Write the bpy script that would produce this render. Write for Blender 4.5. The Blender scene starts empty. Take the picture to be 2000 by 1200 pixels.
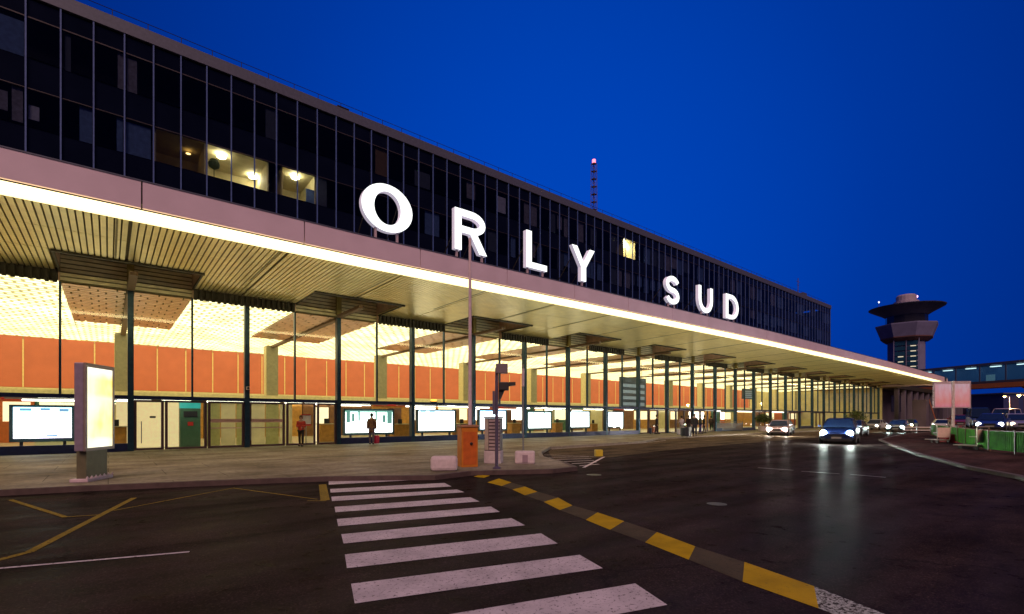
import bpy, math, random
from math import radians as R, sin, cos, pi
random.seed(7)
S = bpy.context.scene
COL = S.collection

# ------------------------------------------------------------------ camera
F, HZ, CH = 960.0, 817.0, 1.5            # focal length in px of a 2000 px wide frame, horizon row, camera height
RZ = -0.12                               # road level
cd = bpy.data.cameras.new('camera'); cam = bpy.data.objects.new('camera', cd); COL.objects.link(cam)
cam.location = (0, 0, CH); cam.rotation_euler = (R(90), 0, R(-39.4))
cd.sensor_width = 36; cd.lens = 36 * F / 2000; cd.shift_y = (HZ - 600) / 2000
cd.clip_start = 0.1; cd.clip_end = 6000
S.camera = cam

# ------------------------------------------------------------------ world, sun, exposure
w = bpy.data.worlds.new('World'); S.world = w; w.use_nodes = True
nt = w.node_tree; nt.nodes.clear()
out = nt.nodes.new('ShaderNodeOutputWorld'); bg = nt.nodes.new('ShaderNodeBackground')
tc = nt.nodes.new('ShaderNodeTexCoord')
dot = nt.nodes.new('ShaderNodeVectorMath'); dot.operation = 'DOT_PRODUCT'
ga, ge = R(44), R(17)                     # where the after-glow of the dusk sky stands
dot.inputs[1].default_value = (sin(ga) * cos(ge), cos(ga) * cos(ge), sin(ge))
nrm = nt.nodes.new('ShaderNodeVectorMath'); nrm.operation = 'NORMALIZE'
nt.links.new(tc.outputs['Generated'], nrm.inputs[0]); nt.links.new(nrm.outputs[0], dot.inputs[0])
cr = nt.nodes.new('ShaderNodeValToRGB'); nt.links.new(dot.outputs['Value'], cr.inputs[0])
el = cr.color_ramp.elements
el[0].position = 0.0; el[0].color = (0.002, 0.009, 0.075, 1)
el[1].position = 1.0; el[1].color = (0.0, 0.060, 0.49, 1)
e = el.new(0.97); e.color = (0.0, 0.055, 0.46, 1)
e = el.new(0.86); e.color = (0.0, 0.037, 0.335, 1)
e = el.new(0.70); e.color = (0.0, 0.022, 0.215, 1)
e = el.new(0.45); e.color = (0.001, 0.014, 0.13, 1)
nt.links.new(cr.outputs[0], bg.inputs[0]); bg.inputs[1].default_value = 1.0
nt.links.new(bg.outputs[0], out.inputs[0])

sd = bpy.data.lights.new('street_glow_sun', 'SUN'); so = bpy.data.objects.new('street_glow_sun', sd); COL.objects.link(so)
sd.energy = 2.2; sd.angle = R(35); sd.color = (1.0, 0.64, 0.52)  # broad warm lamp standing in for twilight and unseen street lamps
so.rotation_euler = (R(50), 0, R(-38))
S.view_settings.view_transform = 'Standard'; S.view_settings.look = 'None'
S.view_settings.exposure = 0; S.view_settings.gamma = 1
try:
    S.cycles.transparent_max_bounces = 16; S.cycles.max_bounces = 8; S.cycles.sample_clamp_indirect = 4
    S.cycles.use_denoising = True
except Exception: pass

# ------------------------------------------------------------------ pixel helpers (photo pixel -> world)
def ray(px):
    u = (px - 1000) / F
    return (.6347 + .7727 * u, .7727 - .6347 * u)
def G(px, py, z=0.0):                     # point on the horizontal plane z
    t = (z - CH) / ((HZ - py) / F); a, b = ray(px)
    return (t * a, t * b)
def X_at(px, Y):
    a, b = ray(px); return Y * a / b
def Z_at(px, py, Y):
    a, b = ray(px); return CH + (HZ - py) / F * Y / b

# ------------------------------------------------------------------ materials
MATS = {}
def mat(name, col, rough=.6, metal=0., var=.12, scale=6., bump=0., bscale=40., spec=.5, emit=None, es=0., coat=0.):
    if name in MATS: return MATS[name]
    m = bpy.data.materials.new(name); m.use_nodes = True; n = m.node_tree
    b = n.nodes['Principled BSDF']
    b.inputs['Roughness'].default_value = rough; b.inputs['Metallic'].default_value = metal
    b.inputs['Specular IOR Level'].default_value = spec
    if coat: b.inputs['Coat Weight'].default_value = coat; b.inputs['Coat Roughness'].default_value = .08
    t = n.nodes.new('ShaderNodeTexCoord'); z = n.nodes.new('ShaderNodeTexNoise')
    z.inputs['Scale'].default_value = scale; z.inputs['Detail'].default_value = 6
    n.links.new(t.outputs['Object'], z.inputs['Vector'])
    r = n.nodes.new('ShaderNodeValToRGB')
    r.color_ramp.elements[0].position = .3; r.color_ramp.elements[1].position = .7
    r.color_ramp.elements[0].color = tuple(c * (1 - var) for c in col) + (1,)
    r.color_ramp.elements[1].color = tuple(min(1, c * (1 + var)) for c in col) + (1,)
    n.links.new(z.outputs['Fac'], r.inputs[0]); n.links.new(r.outputs[0], b.inputs['Base Color'])
    if bump:
        z2 = n.nodes.new('ShaderNodeTexNoise'); z2.inputs['Scale'].default_value = bscale; z2.inputs['Detail'].default_value = 4
        n.links.new(t.outputs['Object'], z2.inputs['Vector'])
        bp = n.nodes.new('ShaderNodeBump'); bp.inputs['Strength'].default_value = bump; bp.inputs['Distance'].default_value = .01
        n.links.new(z2.outputs['Fac'], bp.inputs['Height']); n.links.new(bp.outputs[0], b.inputs['Normal'])
    if emit:
        b.inputs['Emission Color'].default_value = emit + (1,); b.inputs['Emission Strength'].default_value = es
    MATS[name] = m; return m

def N(m, kind, **kw):
    x = m.node_tree.nodes.new(kind)
    for k, v in kw.items(): setattr(x, k, v)
    return x
def ramp(m, src, stops):
    r = N(m, 'ShaderNodeValToRGB'); e = r.color_ramp.elements
    e[0].position, e[0].color = stops[0][0], tuple(stops[0][1]) + (1,)
    e[1].position, e[1].color = stops[-1][0], tuple(stops[-1][1]) + (1,)
    for p, c in stops[1:-1]:
        q = e.new(p); q.color = tuple(c) + (1,)
    m.node_tree.links.new(src, r.inputs[0]); return r
def noise(m, scale, detail=5, vec=None, rough=.55):
    t = N(m, 'ShaderNodeTexCoord'); z = N(m, 'ShaderNodeTexNoise')
    z.inputs['Scale'].default_value = scale; z.inputs['Detail'].default_value = detail; z.inputs['Roughness'].default_value = rough
    if vec:
        mp = N(m, 'ShaderNodeMapping'); mp.inputs['Scale'].default_value = vec
        m.node_tree.links.new(t.outputs['Object'], mp.inputs[0]); m.node_tree.links.new(mp.outputs[0], z.inputs['Vector'])
    else: m.node_tree.links.new(t.outputs['Object'], z.inputs['Vector'])
    return z
def mixc(m, fac, a, b, mode='MIX'):
    x = N(m, 'ShaderNodeMix', data_type='RGBA', blend_type=mode)
    L = m.node_tree.links
    for s, v in ((0, fac), (6, a), (7, b)):
        if hasattr(v, 'links') or hasattr(v, 'is_linked'): L.new(v, x.inputs[s])
        elif s == 0: x.inputs[0].default_value = v
        else: x.inputs[s].default_value = tuple(v) + (1,)
    return x.outputs[2]

def asphalt(name, c0, c1, r0=.34, r1=.62, sheen=.018):
    m = mat(name, c0); L = m.node_tree.links; b = m.node_tree.nodes['Principled BSDF']
    big = noise(m, .35, 6); mid = noise(m, 3.2, 6, (1, 1, 1)); fine = noise(m, 55, 3)
    k = ramp(m, big.outputs['Fac'], [(.35, c0), (.68, c1)])
    k2 = mixc(m, .5, k.outputs[0], ramp(m, mid.outputs['Fac'], [(.3, (.45,) * 3), (.7, (1.3,) * 3)]).outputs[0], 'MULTIPLY')
    sp = ramp(m, fine.outputs['Fac'], [(.42, (.6, .6, .6)), (.6, (1.2, 1.2, 1.2)), (.72, (3.2, 3.1, 3.0))])
    k3 = mixc(m, .75, k2, sp.outputs[0], 'MULTIPLY')
    # fine cracks and tar joints
    vo = N(m, 'ShaderNodeTexVoronoi', feature='DISTANCE_TO_EDGE'); vo.inputs['Scale'].default_value = .22
    t = N(m, 'ShaderNodeTexCoord'); wz = noise(m, 1.3, 5)
    ad = N(m, 'ShaderNodeVectorMath', operation='MULTIPLY_ADD'); ad.inputs[1].default_value = (.9, .9, .9)
    L.new(wz.outputs['Color'], ad.inputs[0]); L.new(t.outputs['Object'], ad.inputs[2]); L.new(ad.outputs[0], vo.inputs['Vector'])
    ck = ramp(m, vo.outputs['Distance'], [(.0, (.45,) * 3), (.006, (1, 1, 1))])
    k4 = mixc(m, .8, k3, ck.outputs[0], 'MULTIPLY')
    oil = noise(m, .9, 4, (.35, 1.3, 1)); k4 = mixc(m, .8, k4, ramp(m, oil.outputs['Fac'], [(.34, (.5,) * 3), (.5, (1,) * 3), (.66, (1.5,) * 3)]).outputs[0], 'MULTIPLY')
    spk = noise(m, 16, 2); k4 = mixc(m, 1., k4, ramp(m, spk.outputs['Fac'], [(.70, (0, 0, 0)), (.76, (.035, .028, .026))]).outputs[0], 'ADD')
    L.new(k4, b.inputs['Base Color'])
    rr = ramp(m, mid.outputs['Fac'], [(.3, (r0,) * 3), (.72, (r1,) * 3)]); L.new(rr.outputs[0], b.inputs['Roughness'])
    bp = N(m, 'ShaderNodeBump'); bp.inputs['Strength'].default_value = .35; bp.inputs['Distance'].default_value = .008
    L.new(fine.outputs['Fac'], bp.inputs['Height']); L.new(bp.outputs[0], b.inputs['Normal'])
    gloss_mix(m, sheen, r0, r1)
    return m
def gloss_mix(m, wt, r0, r1, sc=3.2):
    # rough coarse surface: mostly diffuse with a thin steady sheen
    L = m.node_tree.links; n = m.node_tree.nodes; b = n['Principled BSDF']
    b.inputs['Specular IOR Level'].default_value = 0; b.inputs['Roughness'].default_value = 1
    for l in list(b.inputs['Roughness'].links): L.remove(l)
    out = [x for x in n if x.type == 'OUTPUT_MATERIAL'][0]
    g = n.new('ShaderNodeBsdfGlossy'); mx = n.new('ShaderNodeMixShader')
    z = noise(m, sc, 6); rr = ramp(m, z.outputs['Fac'], [(.3, (r0,) * 3), (.7, (r1,) * 3)]); L.new(rr.outputs[0], g.inputs['Roughness'])
    z2 = noise(m, .5, 5, (.3, 2.2, 1)); wr = ramp(m, z2.outputs['Fac'], [(.3, (wt * .4,) * 3), (.7, (wt * 1.6,) * 3)]); L.new(wr.outputs[0], mx.inputs[0])
    if b.inputs['Normal'].is_linked: L.new(b.inputs['Normal'].links[0].from_socket, g.inputs['Normal'])
    L.new(b.outputs[0], mx.inputs[1]); L.new(g.outputs[0], mx.inputs[2]); L.new(mx.outputs[0], out.inputs['Surface'])
def paint(name, col, under=(.03, .025, .022), wear=.40):
    m = mat(name, col, .8, spec=.08); L = m.node_tree.links; b = m.node_tree.nodes['Principled BSDF']
    a = noise(m, 26, 8, rough=.7); c = noise(m, 3, 6)
    base = ramp(m, c.outputs['Fac'], [(.3, tuple(x * .66 for x in col)), (.7, col)])
    f = ramp(m, a.outputs['Fac'], [(wear - .07, (0, 0, 0)), (wear, (1, 1, 1))])
    L.new(mixc(m, f.outputs[0], under, base.outputs[0]), b.inputs['Base Color'])
    fine = noise(m, 55, 3); bp = N(m, 'ShaderNodeBump'); bp.inputs['Strength'].default_value = .3; bp.inputs['Distance'].default_value = .01
    L.new(fine.outputs['Fac'], bp.inputs['Height']); L.new(bp.outputs[0], b.inputs['Normal'])
    return m
def glass(name, tint=(.9, .95, .95), rough=.02, ior=1.5):
    m = bpy.data.materials.new(name); m.use_nodes = True; n = m.node_tree; n.nodes.clear()
    o = n.nodes.new('ShaderNodeOutputMaterial'); mx = n.nodes.new('ShaderNodeMixShader')
    tr = n.nodes.new('ShaderNodeBsdfTransparent'); gl = n.nodes.new('ShaderNodeBsdfGlossy'); fr = n.nodes.new('ShaderNodeFresnel')
    fr.inputs[0].default_value = ior; tr.inputs[0].default_value = tint + (1,); gl.inputs['Roughness'].default_value = rough
    n.links.new(fr.outputs[0], mx.inputs[0]); n.links.new(tr.outputs[0], mx.inputs[1]); n.links.new(gl.outputs[0], mx.inputs[2])
    n.links.new(mx.outputs[0], o.inputs[0]); MATS[name] = m; return m
def lamp(name, col, st, dark=(.7, .7, .7)):
    return mat(name, dark, .5, emit=col, es=st)

M_road = asphalt('asphalt', (.0225, .0155, .0142), (.036, .0240, .0215), .25, .46, .022)
M_lane = asphalt('lane_painted_light', (.085, .066, .042), (.12, .092, .058), .42, .65)
M_white = paint('white_road_paint', (.62, .56, .59), wear=.44)
M_whiteworn = paint('worn_white_paint', (.45, .48, .46), wear=.53)
M_yellow = paint('yellow_road_paint', (.50, .33, .002), wear=.40)
M_yellowthin = paint('thin_yellow_paint', (.28, .20, .025), wear=.46)
M_greyband = paint('grey_road_band', (.080, .062, .036), wear=.44)
M_navy = mat('navy_steel', (.014, .020, .080), .35, .3, .2)
M_mull = mat('dark_mullion_steel', (.020, .055, .095), .33, .5, .2)
M_glass = glass('clear_glass', (.94, .96, .93))
M_dglass = glass('upper_glass', (.9, .93, .95), .04, 1.42)
M_fascia = mat('painted_fascia', (.64, .49, .60), .55, 0, .07, .8, .15, 8)
M_slat = mat('soffit_slats', (.84, .74, .38), .34, .6, .08, 2)
M_slatgap = mat('soffit_void', (.20, .18, .09), .8)
M_bronze = mat('recess_slats', (.66, .44, .32), .32, .35, .15, 3)
M_beam = mat('brown_beam', (.16, .10, .055), .6)
M_dark = mat('dark_edge_metal', (.030, .024, .012), .6)
M_black = mat('black_metal', (.012, .012, .014), .5)
M_grey = mat('grey_metal', (.22, .22, .24), .5, .4)
M_col = mat('grey_column_plaster', (.30, .27, .17), .6)
M_colf = mat('lit_column_side_desk_top', (.62, .55, .33), .5)
M_orange_wall = mat('orange_wall_panels', (.58, .155, .088), .5, 0, .06, 1.5)
M_cream = mat('cream_wall', (.62, .54, .30), .5, 0, .15, 1.2)
M_floor = mat('polished_hall_floor', (.50, .46, .32), .2, 0, .1, 2)
M_wood = mat('orange_wood', (.50, .24, .045), .4, 0, .25, 4)
M_brown = mat('brown_wood', (.20, .085, .025), .45, 0, .25, 4)
M_green = mat('green_panel', (.045, .12, .07), .5)
M_teal = mat('teal_panel', (.02, .20, .18), .5)
M_red = mat('red_plastic', (.55, .03, .02), .4)
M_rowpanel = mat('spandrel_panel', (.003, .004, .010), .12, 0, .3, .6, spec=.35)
M_parapet = mat('roof_edge_metal', (.095, .10, .15), .5, .2)
M_concrete = mat('pale_concrete', (.55, .46, .50), .85, 0, .12, 9, .4, 60)
M_strip = lamp('fascia_light', (1.0, .80, .36), 2.6)
M_pole = mat('pale_pole_paint', (.50, .38, .44), .5)
M_curb = mat('kerb_stone', (.075, .048, .046), .8, 0, .25, 5, .4, 50)
M_sill = mat('lit_ledge', (.75, .66, .40), .5)

def luminous():
    m = mat('luminous_ceiling', (.6, .58, .45), .6); L = m.node_tree.links; b = m.node_tree.nodes['Principled BSDF']
    t = N(m, 'ShaderNodeTexCoord'); br = N(m, 'ShaderNodeTexBrick')
    br.inputs['Scale'].default_value = 1.0; br.inputs['Brick Width'].default_value = .62; br.inputs['Row Height'].default_value = .50
    br.inputs['Mortar Size'].default_value = .10; br.inputs['Mortar Smooth'].default_value = .6
    br.inputs['Color1'].default_value = (1.0, .95, .60, 1); br.inputs['Color2'].default_value = (.95, .82, .40, 1); br.inputs['Mortar'].default_value = (.27, .22, .08, 1)
    L.new(t.outputs['Object'], br.inputs['Vector']); L.new(br.outputs[0], b.inputs['Emission Color'])
    z = noise(m, .5, 3); rr = ramp(m, z.outputs['Fac'], [(.3, (1.5,) * 3), (.7, (2.9,) * 3)])
    L.new(rr.outputs[0], b.inputs['Emission Strength'])
    return m
M_lum = luminous()

def display(name, top, bottom, st=1.4, seed=0.):
    m = mat(name, (.05, .05, .05), .3); L = m.node_tree.links; b = m.node_tree.nodes['Principled BSDF']
    t = N(m, 'ShaderNodeTexCoord'); sp = N(m, 'ShaderNodeSeparateXYZ'); L.new(t.outputs['Generated'], sp.inputs[0])
    g = ramp(m, sp.outputs['Z'], [(.0, bottom), (.22, (.95, .95, 1)), (.6, (.92, 1, 1)), (1., top)])
    z = N(m, 'ShaderNodeTexNoise'); z.inputs['Scale'].default_value = 5; mp = N(m, 'ShaderNodeMapping'); mp.inputs['Location'].default_value = (seed, 0, 0); mp.inputs['Scale'].default_value = (2, 1, .5)
    L.new(t.outputs['Generated'], mp.inputs[0]); L.new(mp.outputs[0], z.inputs['Vector'])
    k = mixc(m, .5, g.outputs[0], ramp(m, z.outputs['Fac'], [(.35, top), (.6, (1, 1, 1))]).outputs[0], 'MULTIPLY')
    L.new(k, b.inputs['Emission Color']); b.inputs['Emission Strength'].default_value = st
    return m

# ------------------------------------------------------------------ mesh helpers
class MB:
    def __init__(s): s.v, s.f = [], []
    def box(s, a, b):
        x0, x1 = sorted((a[0], b[0])); y0, y1 = sorted((a[1], b[1])); z0, z1 = sorted((a[2], b[2]))
        n = len(s.v)
        s.v += [(x0, y0, z0), (x1, y0, z0), (x1, y1, z0), (x0, y1, z0), (x0, y0, z1), (x1, y0, z1), (x1, y1, z1), (x0, y1, z1)]
        s.f += [tuple(n + i for i in q) for q in ((0, 3, 2, 1), (4, 5, 6, 7), (0, 1, 5, 4), (1, 2, 6, 5), (2, 3, 7, 6), (3, 0, 4, 7))]
        return s
    def hexa(s, p):                        # eight corners: bottom 4 then top 4
        n = len(s.v); s.v += [tuple(q) for q in p]
        s.f += [tuple(n + i for i in q) for q in ((0, 3, 2, 1), (4, 5, 6, 7), (0, 1, 5, 4), (1, 2, 6, 5), (2, 3, 7, 6), (3, 0, 4, 7))]
        return s
    def face(s, pts):
        n = len(s.v); s.v += [tuple(p) for p in pts]; s.f.append(tuple(range(n, n + len(pts)))); return s
    def prism(s, pts, z0, z1):             # xy polygon
        n = len(s.v); k = len(pts)
        s.v += [(p[0], p[1], z0) for p in pts] + [(p[0], p[1], z1) for p in pts]
        s.f.append(tuple(n + i for i in reversed(range(k)))); s.f.append(tuple(n + k + i for i in range(k)))
        for i in range(k): j = (i + 1) % k; s.f.append((n + i, n + j, n + k + j, n + k + i))
        return s
    def prismY(s, pts, y0, y1):            # xz polygon
        n = len(s.v); k = len(pts)
        s.v += [(p[0], y0, p[1]) for p in pts] + [(p[0], y1, p[1]) for p in pts]
        s.f.append(tuple(n + i for i in range(k))); s.f.append(tuple(n + k + i for i in reversed(range(k))))
        for i in range(k): j = (i + 1) % k; s.f.append((n + j, n + i, n + k + i, n + k + j))
        return s
    def tube(s, a, b, r0, r1=None, k=8):
        r1 = r0 if r1 is None else r1
        from mathutils import Vector
        a, b = Vector(a), Vector(b); d = (b - a).normalized()
        up = Vector((0, 0, 1)) if abs(d.z) < .9 else Vector((1, 0, 0))
        e = d.cross(up).normalized(); g = d.cross(e)
        n = len(s.v)
        for c, r in ((a, r0), (b, r1)):
            for i in range(k):
                q = c + (e * cos(2 * pi * i / k) + g * sin(2 * pi * i / k)) * r; s.v.append(tuple(q))
        for i in range(k): j = (i + 1) % k; s.f.append((n + i, n + j, n + k + j, n + k + i))
        s.f.append(tuple(n + i for i in reversed(range(k)))); s.f.append(tuple(n + k + i for i in range(k)))
        return s
    def lathe(s, prof, c=(0, 0, 0), k=16, ph=0.):
        n = len(s.v)
        for r, z in prof:
            for i in range(k):
                a = 2 * pi * i / k + ph; s.v.append((c[0] + r * cos(a), c[1] + r * sin(a), c[2] + z))
        for j in range(len(prof) - 1):
            for i in range(k):
                i2 = (i + 1) % k; s.f.append((n + j * k + i, n + j * k + i2, n + (j + 1) * k + i2, n + (j + 1) * k + i))
        s.f.append(tuple(n + i for i in reversed(range(k)))); s.f.append(tuple(n + (len(prof) - 1) * k + i for i in range(k)))
        return s
    def build(s, name, m, parent=None, loc=None, rz=0., smooth=False, bevel=0.):
        me = bpy.data.meshes.new(name); me.from_pydata(s.v, [], s.f); me.update()
        me.materials.append(m)
        o = bpy.data.objects.new(name, me); COL.objects.link(o)
        if parent: o.parent = parent
        if loc: o.location = loc
        if rz: o.rotation_euler.z = rz
        if smooth:
            for p in me.polygons: p.use_smooth = True
        if bevel:
            b = o.modifiers.new('bevel', 'BEVEL'); b.width = bevel; b.segments = 2; b.limit_method = 'ANGLE'
        return o
def tag(o, label=None, cat=None, group=None, kind=None):
    for k, v in (('label', label), ('category', cat), ('group', group), ('kind', kind)):
        if v: o[k] = v
    return o
def thing(name, label, cat, loc=(0, 0, 0), rz=0., group=None):
    o = bpy.data.objects.new(name, None); COL.objects.link(o); o.location = loc; o.rotation_euler.z = rz
    o.empty_display_size = .3
    return tag(o, label, cat, group)
def struct(name, mb, m, **kw): return tag(mb.build(name, m, **kw), kind='structure')

# ================================================================== SETTING
struct('ground', MB().face([(-900, -900, -.16), (2600, -900, -.16), (2600, 2400, -.16), (-900, 2400, -.16)]), mat('dark_open_ground', (.03, .028, .026), .9))
struct('road', MB().face([(-60, -60, RZ), (330, -60, RZ), (330, 60, RZ), (-60, 60, RZ)]), M_road)

# pavement in front of the terminal, its kerb following the photographed edge
K = [(-60, 21.5), (-14, 15.8), (-5, 14.6)] + [G(*p) for p in ((0, 958), (180, 949), (400, 940), (560, 934), (640, 931.5))] + \
    [G(*p) for p in ((850, 929), (920, 921), (1000, 919), (1080, 917), (1128, 912), (1105, 903), (1062, 892), (1057, 883), (1075, 873), (1160, 868), (1258, 862))] + [(32, 21.6), (45, 22.4), (60, 22.6), (126, 22.6)]
def inset(pts, d):
    r = []
    for i, p in enumerate(pts):
        a = pts[max(0, i - 1)]; b = pts[min(len(pts) - 1, i + 1)]
        dx, dy = b[0] - a[0], b[1] - a[1]; l = math.hypot(dx, dy)
        r.append((p[0] - dy / l * d, p[1] + dx / l * d))
    return r
KI = inset(K, .16)
def pavement_mat():
    m = mat('pavement_concrete', (.12, .10, .07)); L = m.node_tree.links; b = m.node_tree.nodes['Principled BSDF']
    z = noise(m, .45, 7); y = noise(m, 7, 6); f = noise(m, 60, 3)
    st = noise(m, .8, 5, (.25, 1.6, 1))
    k = ramp(m, z.outputs['Fac'], [(.3, (.15, .13, .09)), (.5, (.24, .215, .155)), (.72, (.36, .335, .26))])
    k1 = mixc(m, .55, k.outputs[0], ramp(m, st.outputs['Fac'], [(.35, (.55,) * 3), (.65, (1.35,) * 3)]).outputs[0], 'MULTIPLY')
    k2 = mixc(m, .6, k1, ramp(m, y.outputs['Fac'], [(.3, (.6,) * 3), (.7, (1.35,) * 3)]).outputs[0], 'MULTIPLY')
    t = N(m, 'ShaderNodeTexCoord'); br = N(m, 'ShaderNodeTexBrick')
    br.inputs['Scale'].default_value = 1; br.inputs['Brick Width'].default_value = 2.4; br.inputs['Row Height'].default_value = 1.6; br.inputs['Mortar Size'].default_value = .012
    br.inputs['Color1'].default_value = (1, 1, 1, 1); br.inputs['Color2'].default_value = (.86, .86, .86, 1); br.inputs['Mortar'].default_value = (.4, .4, .4, 1)
    L.new(t.outputs['Object'], br.inputs['Vector'])
    L.new(mixc(m, .8, k2, br.outputs[0], 'MULTIPLY'), b.inputs['Base Color'])
    L.new(ramp(m, y.outputs['Fac'], [(.3, (.38,) * 3), (.7, (.62,) * 3)]).outputs[0], b.inputs['Roughness'])
    bp = N(m, 'ShaderNodeBump'); bp.inputs['Strength'].default_value = .35; bp.inputs['Distance'].default_value = .01
    L.new(f.outputs['Fac'], bp.inputs['Height']); L.new(bp.outputs[0], b.inputs['Normal'])
    gloss_mix(m, .03, .25, .5, 7)
    return m
M_pave = pavement_mat()
mb = MB(); k = len(KI)
for i in range(k - 1):
    (x0, y0), (x1, y1) = KI[i], KI[i + 1]
# triangulated fan by extruding every kerb point to the facade line is not monotone, so use one n-gon
mb.face([(x, y, 0) for x, y in KI] + [(126, 60, 0), (-60, 60, 0)])
struct('pavement', mb, M_pave)
KS = [i for i, p in enumerate(K) if abs(p[0] - G(1105, 903)[0]) < 1e-6][0]
mb = MB(); mb2 = MB()
for i in range(k - 1):
    if i == KS - 0: mb, mb2 = mb2, mb
    a, b_, c, d = K[i], K[i + 1], KI[i + 1], KI[i]
    mb.hexa([(a[0], a[1], -.3), (b_[0], b_[1], -.3), (c[0], c[1], -.3), (d[0], d[1], -.3), (a[0], a[1], .004), (b_[0], b_[1], .004), (c[0], c[1], .004), (d[0], d[1], .004)])
struct('kerb', mb2, M_curb)
struct('drop_kerb', mb, mat('pale_kerb_stone', (.20, .17, .13), .85, 0, .25, 5, .4, 50))

# lane surface before the far kerb, terminal light painted in as paler asphalt
ln = [G(*p, RZ) for p in ((1190, 894), (1300, 880), (1420, 869), (1560, 858))]
struct('terminal_lane', MB().face([(p[0], p[1], RZ + .004) for p in [ (13.2, 13.5)] + ln + [(75, 17.2), (126, 17.2), (126, 22.7), (60, 22.7), (45, 22.5), (32, 21.8), (20.5, 21), (16.2, 17)]]), M_lane)

# island on the right
IS = [G(*p, -.02) for p in ((2150, 975), (2000, 929), (1900, 911), (1800, 886), (1745, 868), (1722, 858))] + [(58, 12.4), (70, 12.6), (88, 11)]
ISI = inset(IS, .18)
M_isl = asphalt('island_tarmac', (.050, .026, .023), (.072, .036, .030), .6, .8)
struct('island_pavement', MB().face([(x, y, -.02) for x, y in ISI] + [(88, -14, -.02), (20, -14, -.02)]), M_isl)
mb = MB()
for i in range(len(IS) - 1):
    a, b_, c, d = IS[i], IS[i + 1], ISI[i + 1], ISI[i]
    mb.hexa([(a[0], a[1], -.3), (b_[0], b_[1], -.3), (c[0], c[1], -.3), (d[0], d[1], -.3), (a[0], a[1], -.016), (b_[0], b_[1], -.016), (c[0], c[1], -.016), (d[0], d[1], -.016)])
struct('island_kerb', mb, mat('island_kerb_stone', (.075, .052, .038), .8, 0, .25, 5, .4, 50))

struct('raised_car_park', MB().prism([(36, -14), (43, 2.5), (57, 8.2), (68, 10.6), (130, 11.5), (130, -14)], -.3, .45), M_isl)
# painted markings
ZM = RZ + .004
def zq(ox, oy, sc, pts): return [(ox + x / sc, oy + y / sc) for x, y in pts]
def RP(px, t): a, b = ray(px); return (t * a, t * b)
def RH(px, off): a, b = ray(px); return math.atan2(-b, -a) + R(off)
def mark(name, quads, m, z=ZM, zp=RZ):
    mb = MB()
    for q in quads: mb.face([(*G(px, py, zp), z) for px, py in q])
    return struct(name, mb, m)
cw = [((120, 257), (120, 278), (755, 243), (700, 237)), ((128, 302), (130, 322), (805, 288), (765, 268)), ((135, 345), (138, 370), (878, 320), (835, 305)),
      ((153, 402), (158, 432), (962, 372), (910, 348)), ((165, 470), (173, 510), (1075, 430), (1025, 400)), ((190, 555), (203, 607), (1215, 505), (1140, 465)),
      ((210, 668), (222, 745), (1398, 607), (1305, 550)), ((245, 832), (265, 942), (1650, 745), (1520, 670)), ((300, 1085), (335, 1262), (2010, 950), (1830, 830))]
mark('crosswalk_marking', [zq(600, 850, 2.857, q) for q in cw], M_white)
yb = [[(925, 931.5), (945, 934), (957, 929.5), (937, 928)], [(951.8, 942.8), (979.8, 949.8), (999, 942.8), (974.5, 935)], [(1000.8, 956.8), (1025, 968), (1049.8, 961), (1025, 950.8)],
      [(1062, 981), (1093.5, 997), (1118, 988), (1090, 972.5)], [(1144, 1016), (1191.5, 1035.5), (1219, 1018.7), (1167, 1001.5)],
      [(1260, 1060), (1345, 1094), (1358, 1068), (1283, 1040)], [(1450.5, 1137), (1599, 1189.5), (1590, 1146), (1454, 1098.5)]]
mark('yellow_lane_marking', yb, M_yellow)
gb = []
for a, b_ in zip(yb[1:], yb[2:]): gb.append([a[1], b_[0], b_[3], a[2]])
mark('grey_lane_marking', gb, M_greyband)
mark('worn_white_marking', [[(1599, 1189.5), (1720, 1236), (1742, 1206), (1590, 1146)]], M_whiteworn)
def line(p, q, wd, z=RZ):                  # painted line of real width between two pixels
    (x0, y0), (x1, y1) = G(*p, z), G(*q, z); l = math.hypot(x1 - x0, y1 - y0); nx, ny = -(y1 - y0) / l * wd / 2, (x1 - x0) / l * wd / 2
    return [(x0 + nx, y0 + ny), (x1 + nx, y1 + ny), (x1 - nx, y1 - ny), (x0 - nx, y0 - ny)]
def lines(name, segs, m, z=ZM, zp=RZ):
    mb = MB()
    for i, (p, q, wd) in enumerate(segs): mb.face([(x, y, z + .0006 * i) for x, y in line(p, q, wd, zp)])
    return struct(name, mb, m)
lines('white_line_marking', [((-60, 1116), (370, 1078.5), .055)], M_white)
lines('yellow_line_marking', [((-40, 1104), (60, 1078), .10), ((55, 1080), (262, 973), .10), ((222, 998), (455, 954), .045), ((455, 954), (620, 976), .05),
      ((630, 947), (635, 978), .17), ((600, 979), (637, 979), .06), ((20, 977), (128, 1011), .08), ((125, 1011), (205, 1006), .06)], M_yellowthin)
hs = [((1062, 889), (1172, 893), .06), ((1140, 914), (1180, 893), .10)]
for i in range(5): hs.append(((1072 + i * 15, 894 + i * 4.2), (1150 + i * 5, 893 + i * 3.6), .09))
hs += [((1078, 878), (1255, 866), .10), ((1255, 866), (1300, 861), .08)]
lines('hatch_marking', hs, mat('hatch_paint', (.62, .54, .54), .6, 0, .3, 14), z=RZ + .009)
lines('lane_dash_marking', [((1480, 914), (1550, 919), .07), ((1565, 921), (1640, 926), .07), ((1660, 927), (1730, 933), .07)], mat('faint_lane_paint', (.16, .13, .11), .35, 0, .3, 14))
mb = MB()
for (px, py, s_) in ((1160, 928, .35), (1400, 985, .3)):
    x, y = G(px, py, RZ); mb.lathe([(s_ * .6, 0), (s_ * .6, .006)], (x, y, RZ), 20)
tag(mb.build('manhole_cover', mat('iron_cover', (.03, .028, .027), .45, .6)), kind='structure')

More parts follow.
